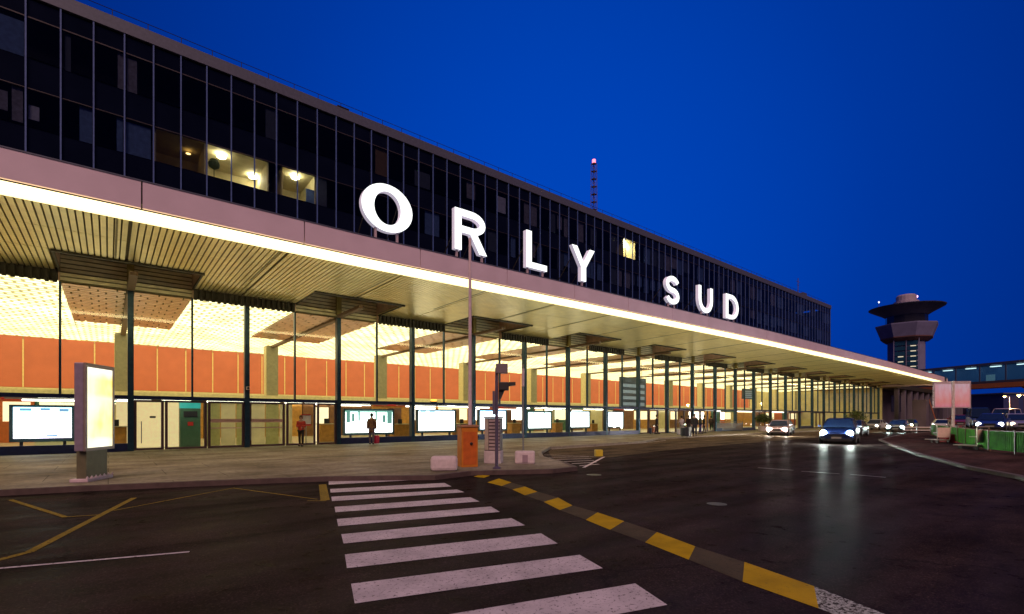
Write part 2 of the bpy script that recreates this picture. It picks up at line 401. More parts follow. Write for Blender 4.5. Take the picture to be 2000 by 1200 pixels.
# ================================================================== TERMINAL
B = 4.73; X0 = .785
def mx(k_): return X0 + B * k_
KA, KB = -4, 24                            # mullion numbers built
XL, XR = mx(KA), mx(KB)
FY, CY, BY, UY = 28.3, 18.6, 49.0, 31.45   # glass line, canopy edge, rear wall, upper facade
def camber(x):
    P = [(-40, 0), (8, 0), (22, .14), (44, .33), (80, .33), (120, .05)]
    for (a, p), (b, q) in zip(P, P[1:]):
        if a <= x <= b: return p + (q - p) * (x - a) / (b - a)
    return 0
T = thing('airport_terminal', 'long glass-fronted airport terminal with lit canopy and dark upper storeys', 'building')
# recess (raised) bays are centred on even mullions
REC = [(mx(k_) - 2.37, mx(k_) + 2.37) for k_ in range(KA, KB + 1, 2)]
LIT = [(mx(k_) + 2.38, mx(k_ + 2) - 2.38) for k_ in range(KA, KB, 2)]
def soff(y): return 7.72
def zs(x, y): return soff(y) + camber(x) * max(0, (28.1 - y) / 9.5)
# canopy deck and fascia
N_ = 24
mb = MB(); fb = MB(); lb = MB(); ob = MB()
xs = [XL - 2 + (XR + 2.6 - XL + 2) * i / 60 for i in range(61)]
for a, b_ in zip(xs, xs[1:]):
    ca, cb = camber(a), camber(b_)
    ob.hexa([(a, CY + .12, 8.02 + ca), (b_, CY + .12, 8.02 + cb), (b_, UY, 8.75), (a, UY, 8.75), (a, CY + .12, 8.55 + ca), (b_, CY + .12, 8.55 + cb), (b_, UY, 8.95), (a, UY, 8.95)])
ob.build('canopy_deck', M_dark, T)
# fascia in panels with open joints
x = mx(KA)
fx = []
while x < XR + 2: fx.append(x); x += B
for a, b_ in zip(fx, fx[1:]):
    for s_ in range(2):
        p, q = a + (b_ - a) * s_ / 2, a + (b_ - a) * (s_ + 1) / 2
        p2 = p + (.02 if s_ == 0 else 0); q2 = q - (.02 if s_ else 0)
        ca, cb = camber(p2), camber(q2)
        fb.hexa([(p2, CY, 7.86 + ca), (q2, CY, 7.86 + cb), (q2, CY + .1, 7.86 + cb), (p2, CY + .1, 7.86 + ca), (p2, CY, 8.66 + ca), (q2, CY, 8.66 + cb), (q2, CY + .1, 8.66 + cb), (p2, CY + .1, 8.66 + ca)])
        lb.hexa([(p, CY + .05, 7.56 + ca), (q, CY + .05, 7.56 + cb), (q, CY + .3, 7.50 + cb), (p, CY + .3, 7.50 + ca), (p, CY + .05, 7.80 + ca), (q, CY + .05, 7.80 + cb), (q, CY + .3, 7.80 + cb), (p, CY + .3, 7.80 + ca)])
fb.build('fascia', M_fascia, T)
lb.build('light_strip', M_strip, T)
cb_ = MB()
for a, b_ in zip(xs, xs[1:]):
    ca, cb = camber(a), camber(b_)
    cb_.hexa([(a, CY + .305, 7.51 + ca), (b_, CY + .305, 7.51 + cb), (b_, CY + .325, 7.51 + cb), (a, CY + .325, 7.51 + ca), (a, CY + .305, 7.66 + ca), (b_, CY + .305, 7.66 + cb), (b_, CY + .325, 7.66 + cb), (a, CY + .325, 7.66 + ca)])
cb_.build('added_uplight', lamp('added_uplight_glow', (1.0, .82, .38), 15), T)  # unseen uplight added behind the strip to brighten the soffit
mb = MB()
for a, b_ in zip(xs, xs[1:]):
    ca, cb = camber(a), camber(b_)
    mb.hexa([(a, CY - .02, 8.663 + ca), (b_, CY - .02, 8.663 + cb), (b_, CY + .25, 8.663 + cb), (a, CY + .25, 8.663 + ca), (a, CY - .02, 8.70 + ca), (b_, CY - .02, 8.70 + cb), (b_, CY + .25, 8.70 + cb), (a, CY + .25, 8.70 + ca)])
mb.build('fascia_coping', M_parapet, T)
# end of the canopy
MB().hexa([(XR + 2.2, CY, 7.45), (XR + 2.5, CY, 7.45), (XR + 2.5, FY, 7.6), (XR + 2.2, FY, 7.6), (XR + 2.2, CY, 8.6), (XR + 2.5, CY, 8.6), (XR + 2.5, FY, 8.7), (XR + 2.2, FY, 8.7)]).build('canopy_end_panel', M_fascia, T)
# soffit slats running out from the building
mb = MB(); x = XL; i = 0
def inrec(x_): return any(a - .02 < x_ < b - .02 for a, b in REC)
while x < XR + 2.1:
    y1 = 24.72 if inrec(x + .1) else 28.08
    if x - XL and i % 25 == 0: x += .06
    segs = [(18.93, 21.9), (21.93, 24.68)] + ([(24.72, y1)] if y1 > 25 else [])
    for ya, yb_ in segs:
        za, zb = zs(x, ya), zs(x, yb_)
        mb.hexa([(x, ya, za), (x + .140, ya, za), (x + .140, yb_, zb), (x, yb_, zb), (x, ya, za + .05), (x + .140, ya, za + .05), (x + .140, yb_, zb + .05), (x, yb_, zb + .05)])
    x += .185; i += 1
mb.build('soffit', M_slat, T)
mb = MB()
for k_ in range(KA, KB + 1):
    x = mx(k_) - .6
    if x > XL: MB().hexa([(x, 18.95, zs(x, 19) - .015), (x + .06, 18.95, zs(x, 19) - .015), (x + .06, 24.6, zs(x, 24.6) - .015), (x, 24.6, zs(x, 24.6) - .015), (x, 18.95, zs(x, 19) + .03), (x + .06, 18.95, zs(x, 19) + .03), (x + .06, 24.6, zs(x, 24.6) + .03), (x, 24.6, zs(x, 24.6) + .03)]).build('soffit_rib', mat('soffit_rib_olive', (.30, .27, .13), .6), T)
mb = MB()
cutx = sorted([XL] + [v for r in REC for v in r if XL < v < XR + 2] + [XR + 2.1])
for a, b_ in zip(cutx, cutx[1:]):
    y1 = 24.72 if inrec((a + b_) / 2) else 28.08
    mb.hexa([(a, 18.93, zs(a, 18.93) + .09), (b_, 18.93, zs(b_, 18.93) + .09), (b_, y1, zs(b_, y1) + .09), (a, y1, zs(a, y1) + .09), (a, 18.93, zs(a, 18.93) + .13), (b_, 18.93, zs(b_, 18.93) + .13), (b_, y1, zs(b_, y1) + .13), (a, y1, zs(a, y1) + .13)])
mb.build('soffit_backing', M_slatgap, T)
# recess: lip, cheeks, raised slatted ceiling carried into the hall
for a, b_ in REC:
    c = (a + b_) / 2
    z = zs(c, 24.72)
    o = MB().box((a - .06, 24.72, z - .07), (b_ + .06, 24.86, z + .16)).build('recess_lip', M_dark, T)
    for xx, s_ in ((a, -1), (b_, 1)):
        MB().box((xx, 24.87, z + .02), (xx + s_ * .05, 28.09, 8.62)).box((xx, 28.092, 7.30), (xx + s_ * .05, FY + .12, 8.62)).build('recess_cheek', M_bronze, T)
        MB().box((xx - .035, 24.87, z - .05), (xx + .035, 28.09, z + .015)).build('recess_edge', M_dark, T)
    mb = MB(); y = 24.9
    while y < FY - .2: mb.box((a + .01, y, 8.5), (b_ - .01, y + .17, 8.53)); y += .25
    zz = 7.38
    while zz < 8.4: mb.box((a + .01, FY + .01, zz), (b_ - .01, FY + .05, zz + .13)); zz += .19
    mb.build('recess_ceiling', mat('olive_recess_slats', (.78, .72, .48), .4, .1, .15, 3), T)
    mb = MB(); y = FY + .2; row = 0
    while y < 38.9:
        for p, q in ((a + .02, c - .16), (c + .16, b_ - .02)):
            u5 = p + (row % 3) * .28
            mb.box((p, y, 7.28), (u5 - .07, y + .37, 7.31)) if u5 - .07 > p else None
            while u5 < q - .05: mb.box((u5, y, 7.28), (min(u5 + .89, q), y + .37, 7.31)); u5 += .96
        y += .44; row += 1
    mb.build('hall_ceiling_panel', M_bronze, T)
    MB().box((a, 24.88, 8.6), (b_, FY + .1, 8.63)).box((a, FY + .055, 7.33), (b_, FY + .1, 8.6)).box((a, FY + .11, 7.35), (b_, 39.0, 7.38)).build('recess_backing', M_slatgap, T)
    MB().box((c - .14, 24.87, 7.24), (c + .14, FY - .26, 7.40)).box((c - .14, FY + .17, 7.16), (c + .14, 42.88, 7.32)).build('ceiling_beam', M_beam, T)
    MB().box((a + .02, 39.03, 7.36), (b_ - .02, BY - .03, 7.44)).build('luminous_ceiling', M_lum, T)
for a, b_ in LIT:
    MB().box((a + .01, FY + .31, 7.33), (b_ - .01, BY - .03, 7.41)).build('luminous_ceiling', M_lum, T)
    mb = MB().box((a + .06, 28.1, 7.28), (b_ - .06, 28.29, 8.3)); x = a + .02
    while x < b_ - .1:
        mb.box((x, 27.98, 7.22 - random.random() * .05), (x + .13, 28.095, 7.80)); x += .249
    mb.build('ceiling_edge_beam', M_dark, T)
MB().box((XL, FY + .42, 7.46), (XR + 1.9, BY - .01, 7.52)).build('ceiling_light_stop', M_dark, T)  # opaque sheet added to stop the ceiling glow leaking upward
# main mullions
for k_ in range(KA, KB + 1):
    x = mx(k_); even = (k_ % 2 == 0); zt = 8.5 if even else 7.30
    o = MB().box((x - .11, FY - .2, 0), (x + .11, FY + .14, 7.3 if even else zt)).build('mullion', M_mull, T)
    if even: MB().box((x - .13, FY - .25, 7.402), (x + .13, FY + .0, 8.49)).build('mullion_bracket', mat('brass_bracket', (.30, .24, .07), .45, .4), o)
for k_ in range(KA, KB):
    x = mx(k_) + B / 2
    MB().box((x - .04, FY - .08, 2.5), (x + .04, FY + .08, 7.3)).build('glazing_bar', M_mull, T)
DOOR = {0: 'a', 1: 'b', 8: 'c', 9: 'c', 10: 'c', 13: 'c', 15: 'c', 17: 'c'}
for k_ in range(KA, KB):
    a, b_ = mx(k_) + .11, mx(k_ + 1) - .11; m_ = (a + b_) / 2
    MB().box((a, FY - .16, 2.35), (b_, FY + .12, 2.53)).build('transom', M_navy, T)
    if k_ not in DOOR: MB().box((a, FY - .18, 0), (b_, FY + .06, .36)).build('plinth', M_navy, T)
    for p, q in ((a, m_ - .04), (m_ + .04, b_)):
        MB().face([(p, FY, 2.5), (q, FY, 2.5), (q, FY, 7.3), (p, FY, 7.3)]).build('window_pane', M_glass, T)
    if k_ not in DOOR: MB().face([(a, FY, .36), (b_, FY, .36), (b_, FY, 2.36), (a, FY, 2.36)]).build('shop_window', M_glass, T)
# doors: frame posts from the photographed positions
M_dframe = mat('plum_door_frame', (.09, .045, .055), .45, .3)
def door_leaf(xa, xb, handle=None, band=False):
    o = MB().box((xa, FY - .06, 0.02), (xa + .11, FY + .03, 2.34)).box((xb - .11, FY - .06, .02), (xb, FY + .03, 2.34)).box((xa + .11, FY - .06, .02), (xb - .11, FY + .03, .12)).box((xa + .11, FY - .06, 2.24), (xb - .11, FY + .03, 2.34)).build('door', M_dframe, T)
    MB().face([(xa + .11, FY - .01, .12), (xb - .11, FY - .01, .12), (xb - .11, FY - .01, 2.24), (xa + .11, FY - .01, 2.24)]).build('door_glass', M_glass, o)
    if handle: MB().tube((handle, FY - .13, .35), (handle, FY - .13, 1.35), .018).tube((handle, FY - .13, .5), (handle, FY, .5), .012).tube((handle, FY - .13, 1.2), (handle, FY, 1.2), .012).build('handle', M_grey, o)
    if band:
        MB().box((xa + .11, FY - .05, 1.28), (xb - .11, FY - .02, 1.46)).build('safety_band', mat('frosted_band', (.45, .26, .25), .5), o)
        MB().box((xa + .11, FY - .05, .98), (xb - .11, FY - .02, 1.03)).build('safety_line', mat('frosted_band', (.45, .26, .25), .5), o)
    return o
def xf(px): return X_at(px, FY)
door_leaf(mx(0) + .11, xf(320), handle=xf(276)); door_leaf(xf(322), xf(404)); door_leaf(xf(406), mx(1) - .11, band=True)
door_leaf(mx(1) + .11, xf(556), band=True, handle=xf(489)); door_leaf(xf(559), xf(616)); door_leaf(xf(619), mx(2) - .11)
for k_ in DOOR:
    if k_ > 1:
        a, b_ = mx(k_) + .11, mx(k_ + 1) - .11
        for i in range(3): door_leaf(a + (b_ - a) * i / 3 + .01, a + (b_ - a) * (i + 1) / 3 - .01)
# the hall
MB().box((XL, FY + .15, -.02), (XR + 2, BY + .4, .006)).build('hall_floor', M_floor, T)
MB().box((XL, BY, 0), (XR + 2, BY + .3, 9)).build('rear_wall', M_cream, T)
x = XL
ow = MB()
while x < 108:
    ow.box((x, BY - .12, 3.7), (x + 1.86, BY - .03, 7.28)); x += 1.93
ow.build('orange_wall', M_orange_wall, T)
mb = MB(); x = XL + 1.86
while x < 107: mb.box((x - .005, BY - .16, 3.7), (x + .075, BY - .121, 7.1)); x += 1.93
mb.build('wall_joint_strip', mat('cream_joint', (.8, .62, .3), .5), T)
mb = MB()
mb.box((XL, BY - .5, 3.35), (XR + 1.9, BY - .001, 3.66)).build('ledge', M_sill, T)
MB().box((XL, 42.3, 3.0), (XR + 1.9, BY - .51, 3.3)).build('gallery_slab', M_sill, T)
MB().box((XL - .4, FY - .1, 0), (XL - .1, BY, 8.7)).build('side_wall', M_cream, T)
MB().box((XR + 2.0, FY - .1, 0), (XR + 2.3, BY, 8.4)).build('side_wall', M_cream, T)
for k_ in range(KA, KB + 1, 2):
    x = mx(k_)
    o = MB().box((x - .42, 42.9, 0), (x + .42, 43.9, 7.325)).build('interior_column', M_col, T)
    MB().box((x - .46, 43.0, .1), (x - .423, 43.8, 7.25)).build('column_lit_side', M_colf, o)  # lit left side of the column painted on as a paler facing
# ground-floor rear: shopfronts, lit panels
random.seed(11)
pal = [M_wood, M_wood, M_cream, M_brown, M_green, M_wood, M_brown, mat('orange_shop_panel', (.55, .13, .03), .5)]
M_lit = lamp('lit_shop_panel', (1, .85, .5), 1.1); M_litw = lamp('white_shop_light', (1, .97, .85), 5)
x = XL
while x < XR:
    wd = random.choice([1.6, 2.2, 3.0, 3.8]); m_ = random.choice(pal)
    o = MB().box((x + .03, 42.6, 0), (x + wd - .03, 42.9, 2.98)).build('shopfront', m_, T)
    if random.random() < .5: MB().box((x + .2, 42.52, 1.3), (x + wd - .2, 42.595, 2.5)).build('shop_window', random.choice([M_lit, M_litw, M_lit]), o)
    MB().box((x + .15, 42.45, 2.62), (x + wd - .15, 42.595, 2.85)).build('shop_sign', random.choice([M_litw, M_red, M_teal, M_litw]), o)
    x += wd
for px_, w5 in ((345, 1.2), (440, 1.6), (520, 1.4), (577, .7), (640, .8)):
    MB().box((X_at(px_, 29.6) - w5 / 2, 29.5, 2.38), (X_at(px_, 29.6) + w5 / 2, 29.72, 2.43)).build('ceiling_lamp', lamp('added_vestibule_lamp', (1, .95, .75), 9), T)  # lamps added to brighten the vestibule, fittings not seen
# light troughs above the ground-floor counters
for k_ in range(-2, 8):
    if k_ in (0, 1): continue
    q9 = random.uniform(.3, 2.2); w9 = random.uniform(1.0, 2.2)
    MB().box((mx(k_) + q9, 31.0, 2.28), (mx(k_) + q9 + w9, 31.25, 2.36)).build('ceiling_lamp', M_litw, T)
    MB().box((mx(k_) + .4, 30.9, 2.365), (mx(k_) + 4.3, 31.35, 2.42)).build('lamp_tray', M_grey, T)

# upper storeys
PB = 1.18; UX0 = .63 - PB * 9; UN = 92; UXR = UX0 + PB * UN
rows = [(18.0, 19.85), (14.85, 16.6), (11.7, 13.45)]
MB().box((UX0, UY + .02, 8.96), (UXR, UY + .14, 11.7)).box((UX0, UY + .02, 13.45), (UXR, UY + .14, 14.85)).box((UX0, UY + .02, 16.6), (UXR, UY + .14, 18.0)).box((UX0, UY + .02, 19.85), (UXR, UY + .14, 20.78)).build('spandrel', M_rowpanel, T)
mb = MB()
for z in (13.42, 16.56, 19.83): mb.box((UX0, UY - .02, z), (UXR, UY + .018, z + .07))
mb.build('floor_trim', mat('floor_trim_metal', (.05, .04, .05), .5, .4), T)
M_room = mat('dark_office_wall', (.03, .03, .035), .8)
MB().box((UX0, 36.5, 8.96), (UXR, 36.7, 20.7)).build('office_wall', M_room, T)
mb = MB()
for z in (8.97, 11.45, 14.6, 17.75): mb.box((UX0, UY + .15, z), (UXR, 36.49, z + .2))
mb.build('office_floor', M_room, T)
mb = MB().box((UX0, UY - .12, 20.79), (UXR + .3, UY + .2, 21.42)).box((UX0, UY + .21, 21.1), (UXR + .3, 44, 21.3)).box((UXR + .02, UY + .02, 8.96), (UXR + .2, 44, 20.78)).box((UX0, 43.7, 9), (UXR, 43.95, 21.08))
mb.build('roof', M_parapet, T)
mb = MB(); x = UX0
for z in (21.75, 22.1): mb.tube((UX0, UY + .5, z), (UXR, UY + .5, z), .018, k=5)
for i in range(75): mb.tube((UX0 + 1.45 * i, UY + .5, 21.3), (UX0 + 1.45 * i, UY + .5, 22.1), .02, k=5)
mb.build('roof_railing', M_black, T)
M_umull = mat('upper_mullion', (.055, .10, .30), .6, .0, .15)
for i in range(UN + 1):
    MB().box((UX0 + i * PB - .03, UY - .09, 8.96), (UX0 + i * PB + .03, UY - .022, 20.78)).build('upper_mullion', M_umull, T)
# window glass: the 100 nearest in two visible rows, the rest as one part
cnt = 0
rest = MB()
for r, (za, zb) in enumerate(rows):
    for i in range(UN):
        a, b_ = UX0 + i * PB + .03, UX0 + (i + 1) * PB - .03
        q = [(a, UY - .02, za), (b_, UY - .02, za), (b_, UY - .02, zb), (a, UY - .02, zb)]
        if r < 2 and 5 <= i < 55: MB().face(q).build('office_window', M_dglass, T)
        else: rest.face(q)
tag(rest.build('office_windows_far', M_dglass, T), kind='stuff')
def ub(px, Y=UY): return X_at(px, Y)
# blinds and curtains
bl = [mat('blue_grey_blind', (.08, .15, .36), .8, 0, .2, 5), mat('grey_curtain', (.16, .16, .24), .8, 0, .3, 6), mat('dim_blind', (.045, .06, .11), .8), mat('warm_curtain', (.13, .08, .05), .8)]
def blind(pxa, pxb, r, m_, fz=0., tz=1.):
    za, zb = rows[r]; h = zb - za
    MB().box((ub(pxa), UY + .16, za + h * fz), (ub(pxb), UY + .19, za + h * tz)).build('blind', m_, T)
blind(-30, 46, 0, bl[0], 0, .9); blind(230, 246, 0, bl[1]); blind(248, 268, 0, bl[1], -.05, .95); blind(22, 44, 1, bl[1], .1, 1); blind(-20, 14, 1, bl[1], .3, .8)
blind(55, 76, 1, mat('pale_sheet', (.34, .36, .52), .8), .25, .62); blind(155, 180, 1, bl[0]); blind(228, 240, 1, bl[0]); blind(246, 295, 1, bl[0], 0, .95)
blind(126, 138, 0, bl[2]); blind(520, 545, 0, bl[2]); blind(618, 640, 1, bl[2]); blind(735, 760, 0, bl[3]); blind(812, 842, 0, bl[2], .1, .7); blind(914, 930, 0, bl[1], .3, 1)
blind(972, 990, 0, mat('pale_sheet', (.34, .36, .52), .8), .15, .85); blind(832, 860, 1, bl[0]); blind(955, 975, 1, bl[2])
random.seed(5)
for px in range(1000, 1615, 13):
    for r in (0, 1):
        if px in range(1205, 1260) and r == 0: continue
        if random.random() < (.55 if r == 0 else .75): blind(px, px + random.choice([9, 12]), r, random.choice(bl[:3] + [bl[0]]), random.choice([0, 0, .3]), 1)
# lit offices
M_office = mat('office_cream_wall', (.62, .54, .30), .7, 0, .12, 2)
M_olamp = lamp('office_lamp', (1, .92, .62), 40)
def office(pxa, pxb, r, lamps, deep=3.2, partial=None):
    za, zb = rows[r]; a, b_ = ub(pxa), ub(pxb)
    z0, z1 = za - .02, zb + .02
    o = MB().box((a - .06, UY + .2, z0), (a, UY + deep, z1)).box((b_, UY + .2, z0), (b_ + .06, UY + deep, z1)).box((a, UY + deep, z0), (b_, UY + deep + .1, z1)).box((a - .06, UY + .2, z1), (b_ + .06, UY + deep, z1 + .04)).build('lit_office', M_office, T)
    for px_, y_ in lamps:
        x_ = px_
        MB().lathe([(.05, 0), (.22, .03), (.22, .09), (.1, .13)], (x_, UY + y_, z1 - .2), 12).build('office_lamp', M_olamp, o)
    return o
a = ub(405)
oo = office(406, 524, 1, [(ub(434) + .1, .9), (ub(512), 2.4)])  # rear lamp added out of view to brighten the walls
MB().lathe([(.02, 0), (.02, .7)], (ub(421), UY + .5, rows[1][0] + .05), 6).lathe([(.05, .62), (.26, .75), (.30, .95), (.2, 1.15), (.03, 1.2)], (ub(421), UY + .5, rows[1][0] + .0), 9).build('potted_plant', mat('dark_leaf', (.02, .04, .01), .8, 0, .5, 20), oo)
oo = office(554, 616, 1, [(ub(584), .8)])
MB().box((ub(600), UY + .21, rows[1][0]), (ub(619), UY + .25, rows[1][0] + .9)).build('office_screen', bl[0], oo)
office(1221, 1243, 0, [(ub(1226), .6), (ub(1232), 1.0), (ub(1239), 1.2)], 1.5)
oo = office(305, 400, 1, [], 3.0)
MB().lathe([(.05, 0), (.12, .03), (.05, .06)], (ub(375), UY + 1.6, rows[1][1] - .2), 10).build('office_lamp', lamp('dim_office_lamp', (1, .6, .2), 4), oo)

# ------------------------------------------------------------------ letters
M_face = lamp('letter_face_light', (.90, 1.0, .98), 1.5); M_ret = mat('letter_return', (.70, .62, .72), .5, emit=(.85, .78, .95), es=.42)
LY, LD = 19.05, .26
LS = .955
def stroke(path, wd):
    L_, R_ = [], []
    n = len(path)
    for i, p in enumerate(path):
        a = path[max(0, i - 1)]; b = path[min(n - 1, i + 1)]
        dx, dy = b[0] - a[0], b[1] - a[1]; l = math.hypot(dx, dy); L_.append((p[0] - dy / l * wd / 2, p[1] + dx / l * wd / 2)); R_.append((p[0] + dy / l * wd / 2, p[1] - dx / l * wd / 2))
    return [[L_[i], L_[i + 1], R_[i + 1], R_[i]] for i in range(n - 1)]
def arc(cx, cz, rx, rz_, a0, a1, n=14): return [(cx + rx * cos(R(a0 + (a1 - a0) * i / n)), cz + rz_ * sin(R(a0 + (a1 - a0) * i / n))) for i in range(n + 1)]
def letter_shapes(ch, W, H):
    s_ = .36
    if ch == 'O':
        o, i_ = arc(W / 2, H / 2, W / 2 + .03, H / 2 + .03, 0, 360, 40), arc(W / 2, H / 2, W / 2 - .50, H / 2 - .26, 0, 360, 40)
        return [[o[k_], o[k_ + 1], i_[k_ + 1], i_[k_]] for k_ in range(40)]
    if ch == 'L': return [[(0, 0), (s_, 0), (s_, H), (0, H)], [(s_, 0), (W, 0), (W, .30), (s_, .30)]]
    if ch == 'Y':
        c = W / 2; h = .18
        return [[(c - h - .02, 0), (c + h + .02, 0), (c + h + .02, H * .42), (c - h - .02, H * .42)], [(c - h - .02, H * .42), (c, H * .42), (c, H * .56), (.40, H), (0, H)], [(c, H * .42), (c + h + .02, H * .42), (W, H), (W - .40, H), (c, H * .56)]]
    if ch == 'U':
        p = [(s_ / 2, H), (s_ / 2, H * .55)] + arc(W / 2, W / 2 * .95, W / 2 - s_ / 2, W / 2 * .95 - s_ / 2 + .04, 180, 360, 16) + [(W - s_ / 2, H * .55), (W - s_ / 2, H)]
        return stroke(p, s_ * .95)
    if ch == 'D':
        p = [(s_, H - .15)] + [(W * .42, H - .15)] + arc(W * .45, H / 2, W * .55 - s_ / 2, H / 2 - .15, 88, -88, 16) + [(W * .42, .15), (s_, .15)]
        return [[(0, 0), (s_, 0), (s_, H), (0, H)]] + stroke(p, .31)
    if ch == 'R':
        zc = H * .72; rz_ = H * .28 - .15
        p = [(s_, H - .15)] + [(W * .5, H - .15)] + arc(W * .52, zc, W * .46 - s_ / 2, rz_, 86, -86, 12) + [(W * .5, zc - rz_), (s_, zc - rz_)]
        zb = zc - rz_ - .155
        return [[(0, 0), (s_, 0), (s_, H), (0, H)]] + stroke(p, .31) + [[(W - .40, 0), (W + .03, 0), (W * .72, zb), (W * .72 - .42, zb)]]
    if ch == 'S':
        ry = (H - .31) / 4; rx = W / 2 - s_ / 2
        p = arc(W / 2, H - .155 - ry, rx, ry, 18, 270, 16)[:-1] + arc(W / 2, .155 + ry, rx, ry, 90, -162, 16)
        return stroke(p, .33)
word = [('O', 8.25, 10.55, 'first letter of the sign, the tall O'), ('R', 12.85, 14.72, ''), ('L', 17.4, 18.91, ''), ('Y', 20.95, 22.9, ''), ('S', 30.5, 32.2, ''), ('U', 34.85, 36.95, ''), ('D', 39.05, 41.2, '')]
for ch, a, b_, _t in word:
    a, b_ = a * LS, b_ * LS; z0 = 9.27 + camber(a) * .3
    H = 1.90
    o = thing('sign_letter', 'white illuminated capital %s standing on the canopy edge' % ch, 'sign letter', (a, LY, z0), 0, 'illuminated letters on the canopy')
    fm, rm = MB(), MB()
    n_ = letter_shapes(ch, b_ - a, H)
    for poly in n_:
        fm.prismY(poly, 0, .02); rm.prismY([(p[0], p[1]) for p in poly], .0205, LD)
    for m__ in (fm,): pass
    fm.build('letter_face', M_face, o); rm.build('letter_return', M_ret, o)
    zd = 8.62 + camber(a) - z0
    W = b_ - a
    legs = {'Y': (W * .5,), 'L': (.18, W - .2), 'R': (.18, W - .18)}.get(ch, (W * .28, W * .72))
    for lx in legs:
        MB().box((lx - .04, .1, zd), (lx + .04, .2, .10 if ch in 'OSU' else -.001)).build('support_leg', M_pole, o)
    for lx in (W * .2, W * .8):
        MB().tube((lx - .0, LD + .02, H * .8), (lx - .0, LD + 1.9, zd + .1), .025, k=5).build('brace', M_dark, o)

# ------------------------------------------------------------------ display cases along the facade
SW = {}
def screen(pxa, pxb, py0, py1, label, m_, dark=True):
    Y = FY + .32; a, b_ = X_at(pxa, Y), X_at(pxb, Y); z1, z0 = Z_at((pxa + pxb) / 2, py0, Y), Z_at((pxa + pxb) / 2, py1, Y)
    o = thing('display_case', label, 'display screen', ((a + b_) / 2, Y, 0), 0, 'lit display screens behind the facade glass')
    w2 = (b_ - a) / 2
    MB().box((-w2 - .12, .012, z0 - .15), (w2 + .12, .2, z1 + .1)).build('case', M_black, o)
    MB().box((-w2 - .12, -.06, z1 + .01), (w2 + .12, .01, z1 + .1)).box((-w2 - .12, -.06, z0 - .15), (w2 + .12, .01, z0 - .01)).box((-w2 - .12, -.06, z0 - .01), (-w2, .01, z1 + .01)).box((w2, -.06, z0 - .01), (w2 + .12, .01, z1 + .01)).build('frame', mat('case_frame', (.04, .07, .07), .4, .3), o)
    MB().box((-w2, -.02, z0), (w2, .01, z1)).build('screen', m_, o)
    SW[o.name] = (w2, z0, z1)
    MB().box((-w2 * .8, .02, .007), (-w2 * .8 + .1, .14, z0 - .151)).box((w2 * .8 - .1, .02, .007), (w2 * .8, .14, z0 - .151)).build('stand', M_black, o)
    return o
sc = [(26, 140, 796, 856, 'wide lit screen with pale blue top behind the advertising totem'), (674, 766, 802, 845, 'lit screen showing a bright counter, behind the person with red bag'),
      (817, 887, 803, 841, 'plain white lit screen between the totem pole and person in brown'), (937, 987, 803, 838, 'pale blue lit screen partly hidden by the ribbed grey cabinet'),
      (1031, 1075, 805, 836, 'lit screen just right of the signal pole'), (1114, 1150, 805, 834, 'plain white lit screen in the bay after the signal pole'), (1188, 1216, 806, 833, 'smallest lit screen, last before the open entrance')]
tops = [((.35, .75, 1), (.95, .75, 1)), ((.55, .9, .75), (1, 1, 1)), ((.6, .85, 1), (1, .95, 1)), ((.3, .65, 1), (.9, .9, 1)), ((.6, .95, .85), (1, 1, 1)), ((.8, .95, 1), (1, 1, 1)), ((.7, .9, 1), (1, 1, 1))]
SCR = []
for i, s_ in enumerate(sc): SCR.append(screen(*s_, display('screen_image_%d' % i, tops[i][0], tops[i][1], 6.0, i * 1.7)))

def picture(o, rects, col, es):
    w2, z0, z1 = SW[o.name]; mb = MB()
    for i, (xa, za, xb, zb) in enumerate(rects): mb.box((-w2 + 2 * w2 * xa, -.03 - .002 * i, z0 + (z1 - z0) * za), (-w2 + 2 * w2 * xb, -.021, z0 + (z1 - z0) * zb))
    mb.build('picture', mat('screen_ink_%d' % int(col[1] * 100), (.02, .03, .03), .4, emit=col, es=es), o)
picture(SCR[1], [(.0, .93, 1, 1), (.02, .45, .10, .93), (.13, .5, .19, .85), (.26, .52, .30, .95), (.62, .52, .66, .95), (.78, .45, .85, .8), (.88, .4, .99, .93), (.3, .5, .62, .53)], (.25, .62, .52), .55)
picture(SCR[4], [(.02, .62, .9, .65), (.2, .7, .23, .95), (.7, .6, .74, .95), (.0, .95, 1, 1)], (.4, .75, .7), .6)
picture(SCR[0], [(.1, .88, .3, .97), (.45, .9, .62, .98), (.78, .86, .95, .96), (.55, .04, .75, .1)], (.25, .55, .9), .8)
picture(SCR[2], [(.05, .93, .2, .99), (.3, .91, .45, .99), (.6, .93, .8, .98)], (.35, .7, .9), .8)
picture(SCR[5], [(.1, .9, .9, .96)], (.5, .8, .9), .8)
# counters and desks behind the glass
def desk(px, Y, wd, h, m_, label, top=True, back=None):
    x = X_at(px, Y)
    o = thing('service_desk', label, 'counter', (x, Y, .006), 0, 'service desks behind the glass')
    MB().box((-wd / 2, 0, 0), (wd / 2, .6, h - .05)).build('front_panel', m_, o, bevel=.01)
    MB().box((-wd / 2 - .05, -.08, h - .048), (wd / 2 + .05, .65, h)).build('desk_top', M_colf, o)
    if back: MB().box((-wd / 2 + .1, 1.0, 0), (wd / 2 - .1, 1.1, 2.2)).build('back_panel', back, o)
    MB().box((-.15, .2, h + .001), (.15, .25, h + .32)).box((-.05, .22, h), (.05, .24, h + .06)).build('monitor', M_black, o)
desk(225, 31, .9, 1.1, M_wood, 'orange wooden desk right beside the advertising totem', back=M_cream)
desk(640, 31.5, 1.0, 1.15, M_wood, 'bright orange desk seen through the door next to the first screen', back=M_lit)
desk(784, 31, 1.2, 1.1, M_wood, 'wooden desk right of the person in brown', back=M_brown)
desk(905, 31, .8, 1.1, M_brown, 'brown desk behind the orange cabinet', back=M_wood)
